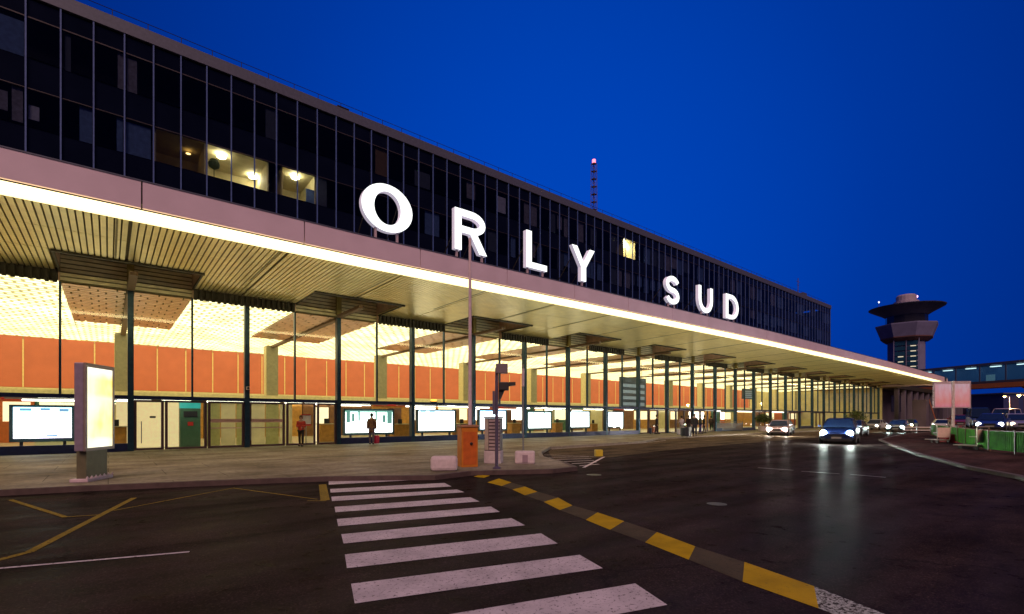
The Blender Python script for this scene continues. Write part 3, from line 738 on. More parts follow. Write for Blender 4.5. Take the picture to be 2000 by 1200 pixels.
desk(1008, 31, .9, 1.1, M_wood, 'wooden desk just right of the signal pole', back=M_brown)
desk(1092, 31, .9, 1.1, M_wood, 'wooden desk between the two screens right of the signal pole', back=M_cream)
desk(1162, 31, .8, 1.0, M_wood, 'small wooden desk left of the smallest screen', back=M_cream)
# vestibule furniture behind the first doors
o = thing('ticket_machine', 'dark green ticket machine with teal header behind the entrance doors', 'machine', (X_at(372, 30.2), 30.2, .006))
MB().box((-.45, 0, 0), (.45, .5, 2.0)).build('body', M_green, o, bevel=.02)
MB().box((-.45, -.02, 2.0), (.45, .5, 2.3)).build('header', lamp('teal_header', (.02, .45, .4), .5, (.02, .2, .18)), o)
MB().box((-.3, -.03, 1.55), (.3, -.001, 1.85)).build('screen', M_black, o)
MB().box((-.12, -.03, 1.1), (.12, -.001, 1.3)).build('slot', M_red, o)
o = thing('vestibule_wall', 'cream partition wall with a small dark plate just inside the left door', 'partition', (X_at(290, 31.5), 31.5, .006))
MB().box((-1.3, 0, 0), (1.3, .1, 2.33)).build('panel', lamp('glowing_partition', (1, .8, .42), .6, (.6, .5, .25)), o)  # wall panel given its own glow to brighten the vestibule
MB().box((.05, -.03, 1.5), (.3, -.001, 1.6)).build('plate', M_black, o)
o = thing('glass_lobby', 'frosted green glass entrance lobby between the two door bays', 'lobby', (X_at(450, 31), 31, .006))
for i in range(6):
    MB().box((-1.2 + i * .75, 0, 0), (-1.2 + i * .75 + .7, .04, 2.3)).build('wall_panel', [mat('olive_frosted_panel', (.36, .34, .12), .5), M_cream][i % 2], o)
MB().box((-1.3, -.05, 2.3), (3.4, .1, 2.34)).build('top_rail', M_dark, o)
o = thing('poster_stand', 'red and white poster stand beside the person in the doorway', 'poster stand', (X_at(598, 29.6), 29.6, .006), .1)
MB().box((-.28, 0, 1.15), (.28, .04, 1.65)).build('poster', mat('white_poster', (.7, .6, .6), .5), o)
MB().box((-.28, -.01, 1.05), (.28, .05, 1.15)).box((-.28, -.01, 1.65), (.28, .05, 1.72)).build('frame', M_red, o)
MB().tube((0, .02, 0), (0, .02, 1.05), .03).build('pole', M_grey, o)
MB().lathe([(.22, 0), (.22, .02), (.04, .05)], (0, .02, 0), 14).build('foot', M_grey, o)
# hanging information boards inside
for i, (pa, pb, y0, y1, Y, lb_) in enumerate(((1213, 1262, 738, 800, 31.5, 'grey blue flight information board hanging inside, the nearer one'), (1452, 1476, 760, 780, 33, 'grey blue flight information board hanging further inside, the smaller one'))):
    a, b_ = X_at(pa, Y), X_at(pb, Y); z1, z0 = Z_at((pa + pb) / 2, y0, Y), Z_at((pa + pb) / 2, y1, Y)
    o = thing('information_board', lb_, 'information board', ((a + b_) / 2, Y, z0), 0, 'flight information boards')
    w2, h = (b_ - a) / 2, z1 - z0
    MB().box((-w2, 0, 0), (w2, .25, h)).build('case', mat('board_blue_grey', (.10, .13, .18), .5), o)
    for r in range(4): MB().box((-w2 * .85, -.015, h * (.12 + r * .19)), (w2 * .85, -.001, h * (.12 + r * .19) + h * .10)).build('display_row', mat('board_row', (.2, .25, .3), .4, emit=(.5, .65, .7), es=.25), o)
    for s_ in (-1, 1): MB().tube((s_ * w2 * .7, .12, h), (s_ * w2 * .7, .12, 7.35 - z0), .02).build('hanger', M_dark, o)

# ------------------------------------------------------------------ advertising totem
o = thing('advertising_totem', 'freestanding lit yellow and white advertising totem on a pedestal by the kerb', 'advertising totem', (-.43, 15.1, 0), math.atan2(.88, .47))
# local x runs along the lit face, local y into the depth
MB().box((0, .02, .73), (1.12, .21, 2.79)).build('cabinet', mat('mauve_metal', (.30, .24, .33), .4, .4), o, bevel=.02)
MB().box((.0, -.03, .73), (1.12, .018, .80)).box((0, -.03, 2.70), (1.12, .018, 2.79)).box((0, -.03, .80), (.06, .018, 2.70)).box((1.06, -.03, .80), (1.12, .018, 2.70)).build('frame', mat('totem_frame', (.28, .22, .20), .4, .4), o)
def totem_mat():
    m = mat('totem_poster', (.3, .3, .2), .4); L = m.node_tree.links; b = m.node_tree.nodes['Principled BSDF']
    t = N(m, 'ShaderNodeTexCoord'); sp = N(m, 'ShaderNodeSeparateXYZ'); L.new(t.outputs['Generated'], sp.inputs[0])
    g1 = ramp(m, sp.outputs['X'], [(0, (1, .92, .55)), (.5, (1, .84, .22)), (1, (.92, .66, .03))])
    z = N(m, 'ShaderNodeTexNoise'); z.inputs['Scale'].default_value = 2.5; L.new(t.outputs['Generated'], z.inputs['Vector'])
    g2 = ramp(m, sp.outputs['Z'], [(0, (1, 1, .95)), (.08, (1, 1, .9)), (.14, (.15, .1, 0)), (.3, (0, 0, 0)), (.62, (1, 1, 1)), (.68, (.3, .3, .3)), (.85, (.1, .1, .1)), (.95, (1, 1, 1))])
    f = mixc(m, .35, g2.outputs[0], ramp(m, z.outputs['Fac'], [(.4, (0, 0, 0)), (.6, (1, 1, 1))]).outputs[0])
    k = mixc(m, f, g1.outputs[0], (1, 1, .85)); L.new(k, b.inputs['Emission Color']); b.inputs['Emission Strength'].default_value = 1.25
    return m
MB().box((.06, -.012, .80), (1.06, .016, 2.70)).build('poster', totem_mat(), o)
MB().box((.16, .05, .08), (.96, .25, .728)).build('pedestal', mat('pedestal_metal', (.13, .12, .07), .5, .3), o)
MB().box((.06, -.04, .0), (1.06, .34, .08)).build('base_plate', M_pole, o, bevel=.015)
for i in range(7):
    x = .08 + i * .16
    MB().lathe([(.03, 0), (.03, .03), (.012, .035), (.012, .06)], (x, -.02, .081), 8).build('bolt', M_concrete, o)

# ------------------------------------------------------------------ traffic island furniture
def at(px, py, z=0): x, y = G(px, py, z); return (x, y, z)
ang = R(-39.4)
o = thing('concrete_block', 'low rounded pale concrete block left of the orange cabinet', 'concrete block', at(867, 921), ang + .1, 'concrete blocks on the pavement tip')
MB().box((-.38, 0, 0), (.38, .36, .42)).build('block', M_concrete, o, bevel=.09)
o = thing('concrete_block', 'pale concrete block carrying the thin pole, right of the ribbed cabinet', 'concrete block', at(1025, 907), ang - .05, 'concrete blocks on the pavement tip')
MB().box((-.33, 0, 0), (.33, .36, .42)).build('block', M_concrete, o, bevel=.06)
MB().box((-.08, -.02, .06), (.1, -.001, .3)).build('plate', mat('worn_plate', (.28, .2, .25), .7), o)
o = thing('thin_pole', 'thin grey pole rising from the right concrete block', 'pole', (at(1025, 905)[0] + .1, at(1025, 905)[1] + .2, .42), 0)
MB().tube((0, 0, 0), (0, 0, 2.9), .022).build('shaft', M_grey, o)
MB().tube((0, 0, 2.15), (0, 0, 2.75), .045).build('sleeve', M_pole, o)
M_oc = mat('orange_cabinet_paint', (.50, .16, .012), .5, 0, .15, 5)
o = thing('barrier_cabinet', 'orange metal barrier cabinet standing on the pavement tip', 'cabinet', at(914, 913), ang + .38)
MB().box((-.20, 0, 0), (.32, .5, 1.22)).build('body', M_oc, o, bevel=.015)
MB().box((-.22, -.03, 1.222), (.34, .53, 1.29)).build('lid', mat('cabinet_lid', (.35, .17, .09), .5), o, bevel=.01)
MB().box((-.15, -.012, .08), (.27, -.001, 1.08)).build('door', mat('orange_cabinet_door', (.47, .10, .012), .5, 0, .2, 5), o)
MB().lathe([(.045, 0), (.045, .03), (.02, .05)], (0, 0, 0), 10).build('lock', M_black, o).rotation_euler = (R(90), 0, 0)
o.children[-1].location = (.10, -.013, .72)
o = thing('electrical_cabinet', 'tall grey cabinet with horizontal ribs beside the orange cabinet', 'cabinet', at(961, 906), ang - .2)
M_rib = mat('ribbed_grey', (.15, .11, .12), .6, 0, .1)
MB().box((-.28, 0, 0), (.28, .45, .42)).build('plinth', M_concrete, o, bevel=.02)
MB().box((-.26, .02, .421), (.26, .43, 1.50)).build('body', M_rib, o)
mb = MB()
for i in range(9): mb.box((-.10, -.02, .46 + i * .115), (.25, .019, .53 + i * .115))
mb.build('ribbed_door', mat('ribbed_grey_light', (.42, .33, .34), .6, 0, .1), o)
MB().box((-.245, .0, .45), (-.13, .019, 1.47)).build('side_door', mat('cabinet_side', (.42, .36, .30), .6), o)
MB().box((-.30, -.03, 1.502), (.30, .48, 1.55)).build('lid', mat('ribbed_lid', (.25, .2, .18), .6), o)
o = thing('signal_post', 'grey post carrying a black traffic signal turned sideways', 'traffic signal', at(970, 916), ang)
MB().lathe([(.12, 0), (.12, .04), (.05, .08), (.05, 1.5), (.045, 3.0)], (0, 0, 0), 12).build('post', mat('signal_post_paint', (.10, .08, .14), .5, .3), o)
MB().box((-.02, -.13, 2.82), (.33, .10, 3.10)).build('control_box', mat('control_box_grey', (.14, .11, .13), .5), o, bevel=.01)
hd = MB().box((.06, -.15, 2.32), (.36, .12, 2.56)).build('signal_head', M_black, o, bevel=.02)
MB().hexa([(.36, -.12, 2.44), (.56, -.12, 2.47), (.56, .1, 2.47), (.36, .1, 2.44), (.36, -.12, 2.56), (.56, -.12, 2.56), (.56, .1, 2.56), (.36, .1, 2.56)]).build('visor', M_black, hd)
MB().hexa([(.06, -.05, 2.05), (.12, -.05, 2.05), (.12, .05, 2.05), (.06, .05, 2.05), (.06, -.05, 2.32), (.24, -.05, 2.32), (.24, .05, 2.32), (.06, .05, 2.32)]).build('bracket', M_black, o)
MB().box((-.12, -.06, 1.6), (-.052, .06, 2.3)).build('side_cable_box', mat('signal_post_paint', (.1, .08, .14)), o)
x, y = G(918, 905)
o = thing('tall_pole', 'tall slim pale pole rising behind the orange cabinet to the letter R', 'pole', (x, y, 0))
MB().lathe([(.09, 0), (.09, .9), (.065, .95), (.058, 3.5), (.045, 7.45), (.03, 7.5)], (0, 0, 0), 14).build('shaft', M_pole, o, smooth=True)
MB().lathe([(.13, 0), (.13, .25)], (0, 0, 1.0), 14).build('collar', M_black, o)
MB().box((-.16, -.16, 0), (.16, .16, .03)).build('base_plate', M_grey, o)
o = thing('kerb_marker', 'small yellow marker block at the end of the hatched paint', 'marker block', at(1171, 893, RZ), ang + .2)
MB().box((-.16, 0, 0), (.16, .22, .30)).build('block', mat('marker_yellow', (.55, .42, .03), .5), o, bevel=.03)
MB().box((-.2, -.04, 0), (.2, .26, .03)).build('foot', M_black, o)
# facade fittings
o = thing('security_camera', 'small white security camera on the second dark facade mullion', 'camera', (mx(1), FY - .25, 2.95))
MB().box((-.07, -.2, 0), (.07, .1, .16)).build('housing', M_concrete, o, bevel=.02); MB().box((-.03, .05, -.1), (.03, .07, 0.0)).build('bracket', M_black, o)
MB().lathe([(.05, 0), (.05, .02)], (0, 0, 0), 10).build('lens', M_black, o).location = (0, -.2, .08); o.children[-1].rotation_euler = (R(90), 0, 0)

o = thing('hazard_lamp', 'small glowing orange lamp on the dark rail above the white screen', 'lamp', (X_at(847, FY - .2), FY - .2, 2.62))
MB().box((-.22, -.05, -.09), (.22, .04, -.03)).build('bracket', M_black, o)
MB().box((-.2, -.06, -.028), (.2, .04, .11)).build('lens', lamp('orange_lens', (1, .45, .03), 2.2), o, bevel=.03)
# ------------------------------------------------------------------ roof masts
def lattice(name, label, x, y, z0, h, wd, lampcol=None, parent=None):
    o = thing(name, label, 'antenna mast', (x, y, z0))
    for sx, sy in ((-1, -1), (1, -1), (1, 1), (-1, 1)):
        MB().tube((sx * wd / 2, sy * wd / 2, 0), (sx * wd * .35, sy * wd * .35, h), .035, k=5).build('leg', M_mastm, o)
    mb = MB(); n = int(h / (wd * 1.3)); 
    for i in range(n):
        za, zb = h * i / n, h * (i + 1) / n; s_ = 1 if i % 2 else -1
        fa, fb_ = wd / 2 * (1 - .3 * i / n), wd / 2 * (1 - .3 * (i + 1) / n)
        for sy in (-1, 1): mb.tube((s_ * fa, sy * fa, za), (-s_ * fb_, sy * fb_, zb), .03, k=4)
        for sx in (-1, 1): mb.tube((sx * fa, s_ * fa, za), (sx * fb_, -s_ * fb_, zb), .03, k=4)
        mb.box((-fb_, -fb_, zb - .03), (fb_, fb_, zb + .03))
    mb.build('bracing', M_mastm, o)
    if lampcol: MB().lathe([(.08, 0), (.24, .1), (.24, .5), (.08, .6)], (0, 0, h + .05), 12).build('beacon', lampcol, o)
    return o
M_mastm = mat('mast_steel', (.10, .07, .12), .6, .2)
x = X_at(1160, 45)
lattice('antenna_mast', 'lattice mast with a red light behind the roof line', x, 45, 8, 28.4, .8, lamp('red_beacon', (1, .18, .25), 3, (.4, .05, .05)))
o = thing('roof_antenna', 'small dark rooftop antenna and box near the far end of the roof', 'antenna', (X_at(1566, 34), 34, 21.3))
MB().box((-.9, -.6, 0), (.6, .6, 1.8)).build('equipment_box', mat('roof_box', (.08, .08, .12), .6), o)
MB().tube((-1.6, 0, 0), (-1.6, 0, 4.2), .06, k=6).build('mast', M_mastm, o)
MB().tube((-2.3, 0, 3.6), (-.9, 0, 3.6), .04, k=5).tube((-2.0, 0, 3.0), (-1.2, 0, 3.0), .04, k=5).build('aerial', M_mastm, o)
o = thing('roof_vent', 'small dark vent on the roof edge above the letter O', 'roof vent', (X_at(668, 31.8), 31.8, 21.42))
MB().box((-.3, -.2, 0), (.3, .2, .18)).build('vent_body', M_black, o); MB().box((-.38, -.26, .181), (.38, .26, .24)).build('cap', M_black, o)

# ------------------------------------------------------------------ control tower
D_ = 200.; cx_, cy_ = [D_ * c for c in ray(1770)]
sc_ = D_ / F
def tz(y): return CH + (HZ - y) * sc_
o = thing('control_tower', 'airport control tower with flared cab and wide disc roof', 'control tower', (cx_, cy_, 0), R(8))
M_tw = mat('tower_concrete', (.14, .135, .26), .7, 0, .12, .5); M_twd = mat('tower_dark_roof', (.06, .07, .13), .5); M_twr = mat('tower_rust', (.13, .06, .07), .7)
r8 = pi / 8
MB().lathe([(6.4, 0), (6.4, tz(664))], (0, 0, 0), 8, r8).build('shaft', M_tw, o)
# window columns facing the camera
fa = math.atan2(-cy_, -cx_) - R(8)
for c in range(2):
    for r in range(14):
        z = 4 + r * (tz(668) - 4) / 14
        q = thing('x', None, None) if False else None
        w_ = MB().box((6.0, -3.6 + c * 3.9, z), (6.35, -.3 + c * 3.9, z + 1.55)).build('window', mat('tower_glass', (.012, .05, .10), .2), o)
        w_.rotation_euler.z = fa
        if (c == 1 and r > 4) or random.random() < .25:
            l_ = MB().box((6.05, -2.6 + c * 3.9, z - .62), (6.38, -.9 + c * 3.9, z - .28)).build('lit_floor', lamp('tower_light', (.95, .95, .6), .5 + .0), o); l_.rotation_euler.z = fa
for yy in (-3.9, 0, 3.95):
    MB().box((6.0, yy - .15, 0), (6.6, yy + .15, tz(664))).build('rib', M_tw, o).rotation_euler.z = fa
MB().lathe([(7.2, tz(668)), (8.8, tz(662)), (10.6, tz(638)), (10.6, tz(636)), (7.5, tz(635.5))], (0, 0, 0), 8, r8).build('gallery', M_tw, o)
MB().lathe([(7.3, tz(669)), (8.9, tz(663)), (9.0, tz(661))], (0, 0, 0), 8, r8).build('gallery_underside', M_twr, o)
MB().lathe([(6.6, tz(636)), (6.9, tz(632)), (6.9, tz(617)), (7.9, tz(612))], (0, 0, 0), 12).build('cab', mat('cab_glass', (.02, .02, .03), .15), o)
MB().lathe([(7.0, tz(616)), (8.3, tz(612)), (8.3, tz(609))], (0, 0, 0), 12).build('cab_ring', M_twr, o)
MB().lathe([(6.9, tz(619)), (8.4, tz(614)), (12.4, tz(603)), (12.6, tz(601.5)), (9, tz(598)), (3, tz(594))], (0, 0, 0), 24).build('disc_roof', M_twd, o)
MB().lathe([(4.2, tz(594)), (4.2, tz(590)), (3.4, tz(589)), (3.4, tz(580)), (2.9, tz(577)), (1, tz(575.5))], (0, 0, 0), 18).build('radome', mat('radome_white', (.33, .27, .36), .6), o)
tb = lamp('tower_beacon', (1, .45, .9), 4)
MB().lathe([(.05, 0), (.35, .3), (.35, .8), (.05, 1)], (3.0, -3.2, tz(582)), 8).build('beacon', tb, o)
MB().lathe([(.05, 0), (.25, .3), (.25, .6), (.05, .8)], (-5.5, 8.4, tz(591)), 8).build('beacon', lamp('tower_white_lamp', (.8, .9, 1), 2), o)
MB().tube((-5.5, 8.4, tz(598)), (-5.5, 8.4, tz(591)), .08).build('lamp_mast', M_twd, o)

# ------------------------------------------------------------------ annex and footbridge at the far end
o = thing('annex_building', 'dim mauve concrete annex with flat roof beyond the end of the terminal', 'building', (0, 0, 0))
M_annex = mat('annex_concrete', (.085, .065, .095), .8, 0, .2, .4)
mb = MB()
MB().box((XR + 2.6, 30, 0), (190, 44, 7.2)).build('wall', M_annex, o)
MB().box((XR + 2.6, 26, 7.21), (190, 44, 8.0)).build('roof', M_dark, o)
for i in range(14):
    x = XR + 5 + i * 5
    MB().box((x - .35, 26.2, 0), (x + .35, 26.9, 7.2)).build('column', mat('annex_column', (.13, .11, .15), .7), o)
    if i % 3 != 1: MB().box((x + .9, 29.9, 2.9), (x + 4.1, 29.99, 6.4)).build('window', mat('annex_glass', (.02, .025, .04), .2), o)
o = thing('footbridge', 'glazed footbridge with lit interior crossing above the road', 'footbridge', (154.4, 28.4, 0), math.atan2(-17.2, -9.0))
# local x runs along the bridge
Lb = 75
M_bglass = glass('bridge_glass', (.35, .5, .65), .05)
MB().box((-4, -1.6, 12.9), (Lb, 1.6, 13.4)).build('roof', M_twd, o)
MB().box((-4, -1.6, 9.0), (Lb, 1.6, 9.5)).build('deck', mat('bridge_deck', (.06, .05, .07), .7), o)
MB().box((-4, -1.7, 8.0), (Lb, -1.4, 8.98)).build('girder', mat('orange_girder', (.42, .13, .03), .6), o)
MB().box((-4, 1.4, 8.0), (Lb, 1.7, 8.98)).build('girder', mat('orange_girder', (.3, .1, .03), .6), o)
MB().face([(-4, -1.5, 9.5), (Lb, -1.5, 9.5), (Lb, -1.5, 12.9), (-4, -1.5, 12.9)]).build('glazing', M_bglass, o)
MB().face([(-4, 1.5, 9.5), (Lb, 1.5, 9.5), (Lb, 1.5, 12.9), (-4, 1.5, 12.9)]).build('glazing', mat('bridge_rear_glow', (.07, .16, .34), .5, emit=(.10, .28, .6), es=.12), o)  # opaque rear panel with a blue glow put into it, no lamp
for i in range(16):
    x = -2 + i * 4.8
    MB().box((x - .12, -1.62, 9.5), (x + .12, -1.52, 12.9)).build('window_frame', M_twd, o)
    MB().box((x + 1.2, -.5, 12.55), (x + 3.0, .1, 12.7)).build('ceiling_lamp', lamp('bridge_lamp', (.95, 1, .8), 2.5), o)
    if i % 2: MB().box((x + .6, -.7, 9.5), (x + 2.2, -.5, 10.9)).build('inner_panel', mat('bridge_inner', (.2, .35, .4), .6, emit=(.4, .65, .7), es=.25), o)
for x in (2, 24, 46, 66):
    MB().tube((x, 0, 0), (x, 0, 8.0), .45, k=12).build('pier', M_annex, o)
    for s_ in (-1, 1): MB().tube((x, 0, 4.2), (x + s_ * 5, 0, 8.0), .18, k=6).build('strut', mat('orange_girder', (.3, .1, .03)), o)
o = thing('outdoor_stair', 'orange stair flight climbing from the road to the footbridge', 'staircase', (116, 22.0, 0), R(2))
st = MB()
for i in range(22): st.box((i * .38, -.9, 4.8 - .22 * i - .05), (i * .38 + .42, .9, 4.8 - .22 * i))
st.build('treads', M_annex, o)
for s_ in (-1, 1): MB().hexa([(0, s_ * .95, 4.4), (8.4, s_ * .95, -.1), (8.4, s_ * 1.0, -.1), (0, s_ * 1.0, 4.4), (0, s_ * .95, 5.0), (8.4, s_ * .95, .3), (8.4, s_ * 1.0, .3), (0, s_ * 1.0, 5.0)]).build('stringer', mat('orange_girder', (.3, .1, .03)), o)
MB().box((-3, -1, 0), (-.02, 1, 4.8)).build('landing', M_annex, o)
# distant low blocks along the horizon on the right
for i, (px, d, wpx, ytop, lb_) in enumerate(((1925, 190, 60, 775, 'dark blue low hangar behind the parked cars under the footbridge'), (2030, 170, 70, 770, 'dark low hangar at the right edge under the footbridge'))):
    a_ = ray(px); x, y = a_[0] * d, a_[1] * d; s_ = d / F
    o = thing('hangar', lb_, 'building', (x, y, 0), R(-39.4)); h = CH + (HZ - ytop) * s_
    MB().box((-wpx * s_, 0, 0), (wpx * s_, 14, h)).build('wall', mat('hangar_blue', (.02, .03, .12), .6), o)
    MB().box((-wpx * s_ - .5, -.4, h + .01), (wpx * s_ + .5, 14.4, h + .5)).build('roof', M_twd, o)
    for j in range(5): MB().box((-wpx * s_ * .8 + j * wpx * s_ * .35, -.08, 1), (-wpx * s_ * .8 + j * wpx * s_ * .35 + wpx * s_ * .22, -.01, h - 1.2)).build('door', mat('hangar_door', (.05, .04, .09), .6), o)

# ------------------------------------------------------------------ street lamps (lit, far right)
def street_lamp(px, py, d, label):
    a_ = ray(px); x, y = a_[0] * d, a_[1] * d; h = CH + (HZ - py) * d / F
    o = thing('street_lamp', label, 'street lamp', (x, y, RZ), R(-39.4), 'lit street lamps beyond the island')
    MB().lathe([(.12, 0), (.08, .5), (.05, h + .1)], (0, 0, 0), 8).build('pole', M_pole, o)
    MB().tube((0, 0, h + .1), (-.7, 0, h + .25), .035).build('arm', M_grey, o)
    MB().box((-1.0, -.12, h + .2), (-.55, .12, h + .32)).build('head', M_grey, o)
    MB().lathe([(.03, -.22), (.14, -.12), (.17, 0)], (-.78, 0, h + .2), 10).build('bulb', lamp('sodium_bulb', (1, .55, .12), 25), o)
    l = bpy.data.lights.new('lamp_light', 'POINT'); l.energy = 700; l.color = (1, .55, .2); l.shadow_soft_size = .2
    lo = bpy.data.objects.new('lamp_light', l); COL.objects.link(lo); lo.parent = o; lo.location = (-.78, 0, h - .15)
street_lamp(1972, 775, 75, 'lit sodium street lamp, the smaller glow under the footbridge')
street_lamp(2003, 773, 58, 'lit sodium street lamp at the right edge of the photo')

# ------------------------------------------------------------------ cars
def car(label, loc, rz, col, kind='saloon', lights=None, st=30, detail=True):
    """x forward; origin on the ground at the centre"""
    o = thing('parked_car' if kind == 'parked' else 'car', label, 'car', loc, rz, 'cars on the forecourt road')
    van = kind == 'van'; suv = kind == 'suv'
    Lh = 2.2 if not van else 2.5; Wd = .88 if not suv else .95; ro = {'saloon': 1.45, 'suv': 1.62, 'van': 2.15}.get(kind, 1.45); bt = .92 if not suv else 1.05
    if van: bt = 1.15
    nm = 'car_paint_%02d_%02d_%02d' % tuple(int(c * 99) for c in col)
    P = mat(nm, col, .35, .0, .05, coat=.3)
    # body loft: stations x, z low, z top, half width
    stn = [(-Lh, .42, .75, Wd * .80), (-Lh * .97, .30, bt * .93, Wd * .92), (-Lh * .7, .22, bt, Wd), (-Lh * .2, .2, bt, Wd), (Lh * .35, .2, bt * .98, Wd), (Lh * .7, .22, bt * .86, Wd * .98), (Lh * .93, .26, bt * .74, Wd * .90), (Lh, .36, bt * .60, Wd * .76)]
    me = MB(); n = 10
    for x, a, b_, wd in stn:
        m_ = (a + b_) / 2
        me.v += [(x, -wd * .85, a), (x, -wd, a + .12), (x, -wd, m_), (x, -wd * .97, b_ - .08), (x, -wd * .86, b_), (x, wd * .86, b_), (x, wd * .97, b_ - .08), (x, wd, m_), (x, wd, a + .12), (x, wd * .85, a)]
    for i in range(len(stn) - 1):
        for j in range(n): k2 = (j + 1) % n; me.f.append((i * n + j, (i + 1) * n + j, (i + 1) * n + k2, i * n + k2))
    me.f.append(tuple(range(n))); e0 = (len(stn) - 1) * n; me.f.append(tuple(e0 + i for i in reversed(range(n))))
    me.build('body', P, o, smooth=False, bevel=.03)
    # cabin
    if van: cs = (-Lh * .97, -Lh * .94, Lh * .30, Lh * .62)
    elif suv: cs = (-Lh * .95, -Lh * .80, Lh * .12, Lh * .46)
    else: cs = (-Lh * .82, -Lh * .48, Lh * .08, Lh * .46)
    wb, wt = Wd * .88, Wd * .70
    zb = bt - .02
    MB().hexa([(cs[0], -wb, zb), (cs[3], -wb, zb), (cs[3], wb, zb), (cs[0], wb, zb), (cs[1], -wt, ro - .05), (cs[2], -wt, ro - .05), (cs[2], wt, ro - .05), (cs[1], wt, ro - .05)]).build('cabin', mat('car_glass', (.01, .02, .05), .08, 0, .05, spec=.8), o, bevel=.03)
    MB().hexa([(cs[1] - .05, -wt - .02, ro - .07), (cs[2] + .05, -wt - .02, ro - .07), (cs[2] + .05, wt + .02, ro - .07), (cs[1] - .05, wt + .02, ro - .07), (cs[1] + .1, -wt + .08, ro), (cs[2] - .12, -wt + .08, ro), (cs[2] - .12, wt - .08, ro), (cs[1] + .1, wt - .08, ro)]).build('roof', P, o, bevel=.02)
    if detail:
        for s_ in (-1, 1):
            mb = MB()
            def bar(x0, z0, w0, x1, z1, w1, t=.05):
                mb.hexa([(x0 - t, s_ * w0, z0), (x0 + t, s_ * w0, z0), (x0 + t, s_ * (w0 + .025), z0), (x0 - t, s_ * (w0 + .025), z0), (x1 - t, s_ * w1, z1), (x1 + t, s_ * w1, z1), (x1 + t, s_ * (w1 + .025), z1), (x1 - t, s_ * (w1 + .025), z1)])
            bar(cs[3] - .03, zb, wb, cs[2], ro - .05, wt); bar((cs[0] + cs[3]) / 2, zb, wb, (cs[1] + cs[2]) / 2, ro - .05, wt); bar(cs[0] + .05, zb, wb, cs[1] + .05, ro - .05, wt)
            mb.build('window_pillar', P, o)
            MB().box((cs[3] - .35, s_ * (Wd + .0), bt - .02), (cs[3] - .18, s_ * (Wd + .2), bt + .13)).build('mirror', P, o, bevel=.02)
            MB().box((Lh * .02, s_ * (Wd - .001), .62), (Lh * .10, s_ * (Wd + .02), .65)).build('door_handle', M_grey, o)
    for sx in (-1, 1):
        for s_ in (-1, 1):
            wl = MB().lathe([(.30, -.1), (.33, -.07), (.33, .07), (.30, .1)], (0, 0, 0), 20).build('wheel', mat('tyre_rubber', (.012, .012, .012), .8), o)
            wl.location = (sx * Lh * .62, s_ * (Wd - .08), .33); wl.rotation_euler = (R(90), 0, 0)
            if detail: MB().lathe([(.20, -.106), (.20, .106)], (0, 0, 0), 10).build('rim', M_grey, wl)
    zh = bt * .60 + .02 if not suv else .70
    for s_ in (-1, 1):
        h_ = MB().lathe([(.05, -.03), (.16, 0), (.15, .05), (.03, .08)], (0, 0, 0), 12).build('headlight', lamp('headlight_on_%s' % (lights,), lights, st) if lights else M_grey, o)
        h_.location = (Lh * .965, s_ * Wd * .72, zh); h_.rotation_euler = (0, R(90), 0)
        MB().box((-Lh - .01, s_ * Wd * .55, .68), (-Lh + .06, s_ * Wd * .78, .82)).build('tail_light', mat('tail_lens', (.3, .01, .01), .3), o)
    if detail:
        MB().box((Lh * .985, -.34, .46), (Lh + .015, .34, .62)).build('grille', M_black, o)
        MB().box((Lh + .016, -.26, .36), (Lh + .03, .26, .46)).build('number_plate', mat('plate_white', (.3, .3, .27), .5), o)
        MB().box((Lh * .96, -Wd * .78, .24), (Lh + .02, Wd * .78, .34)).build('bumper', M_black, o, bevel=.02)
    if lights and st >= 30:
        for s_ in (-1, 1):
            l = bpy.data.lights.new('headlight_beam', 'SPOT'); l.energy = 25; l.color = lights; l.spot_size = R(75); l.spot_blend = .8; l.shadow_soft_size = .12
            lo = bpy.data.objects.new('headlight_beam', l); COL.objects.link(lo); lo.parent = o
            lo.location = (Lh + .12, s_ * Wd * .72, zh); lo.rotation_euler = (R(84), 0, R(-90))
    return o
WH = (.85, 1.0, .92)
x, y = G(1640, 868, RZ)
car('dark blue car driving towards the camera with both headlights shining', (x + 1.7, y + .5, RZ), R(192), (.004, .010, .045), 'suv', WH, 1300)
x, y = G(1512, 851, RZ)
car('silver pink car with a bright headlight at the terminal kerb', (x + 1.2, y, RZ), R(196), (.42, .30, .30), 'saloon', (1, .93, .82), 1300)
car('grey car behind the silver pink one, only its headlight and bonnet showing', (x + 5.2, y + 1.5, RZ), R(188), (.15, .14, .18), 'saloon', (1, .95, .85), 20)
car('dark car parked on the drive just behind the dark blue car', (53, 15.0, RZ), R(186), (.02, .015, .02), 'saloon')
car('dark car far down the drive with cold white headlights on', (71, 15.6, RZ), R(184), (.02, .02, .03), 'saloon', (.75, 1, .95), 1200)
car('pale car far down the drive next to the facade', (82, 20.6, RZ), R(180), (.3, .3, .3), 'saloon', (1, .95, .75), 14)
car('white car far down the drive behind the headlights', (92, 15.2, RZ), R(183), (.5, .48, .45), 'saloon', (1, .95, .8), 8)
car('red car standing behind the pink lit sign', (*RP(1872, 58), .45), RH(1872, 4), (.16, .01, .01), 'saloon')
car('maroon car in the parking row left of the pink lit sign', (84, 12.0, RZ), R(160), (.12, .02, .03), 'saloon')
car('dark blue van parked behind the pink lit sign', (*RP(1912, 52), .45), RH(1912, 7), (.01, .03, .12), 'van')
car('blue car with a lit headlight parked behind the green fence', (*RP(1938, 40), .45), RH(1938, -4), (.015, .03, .16), 'saloon', (.9, .95, 1), 12)
car('white van parked beyond the blue car at the right', (*RP(1962, 56), .45), RH(1962, -17), (.42, .34, .38), 'van')
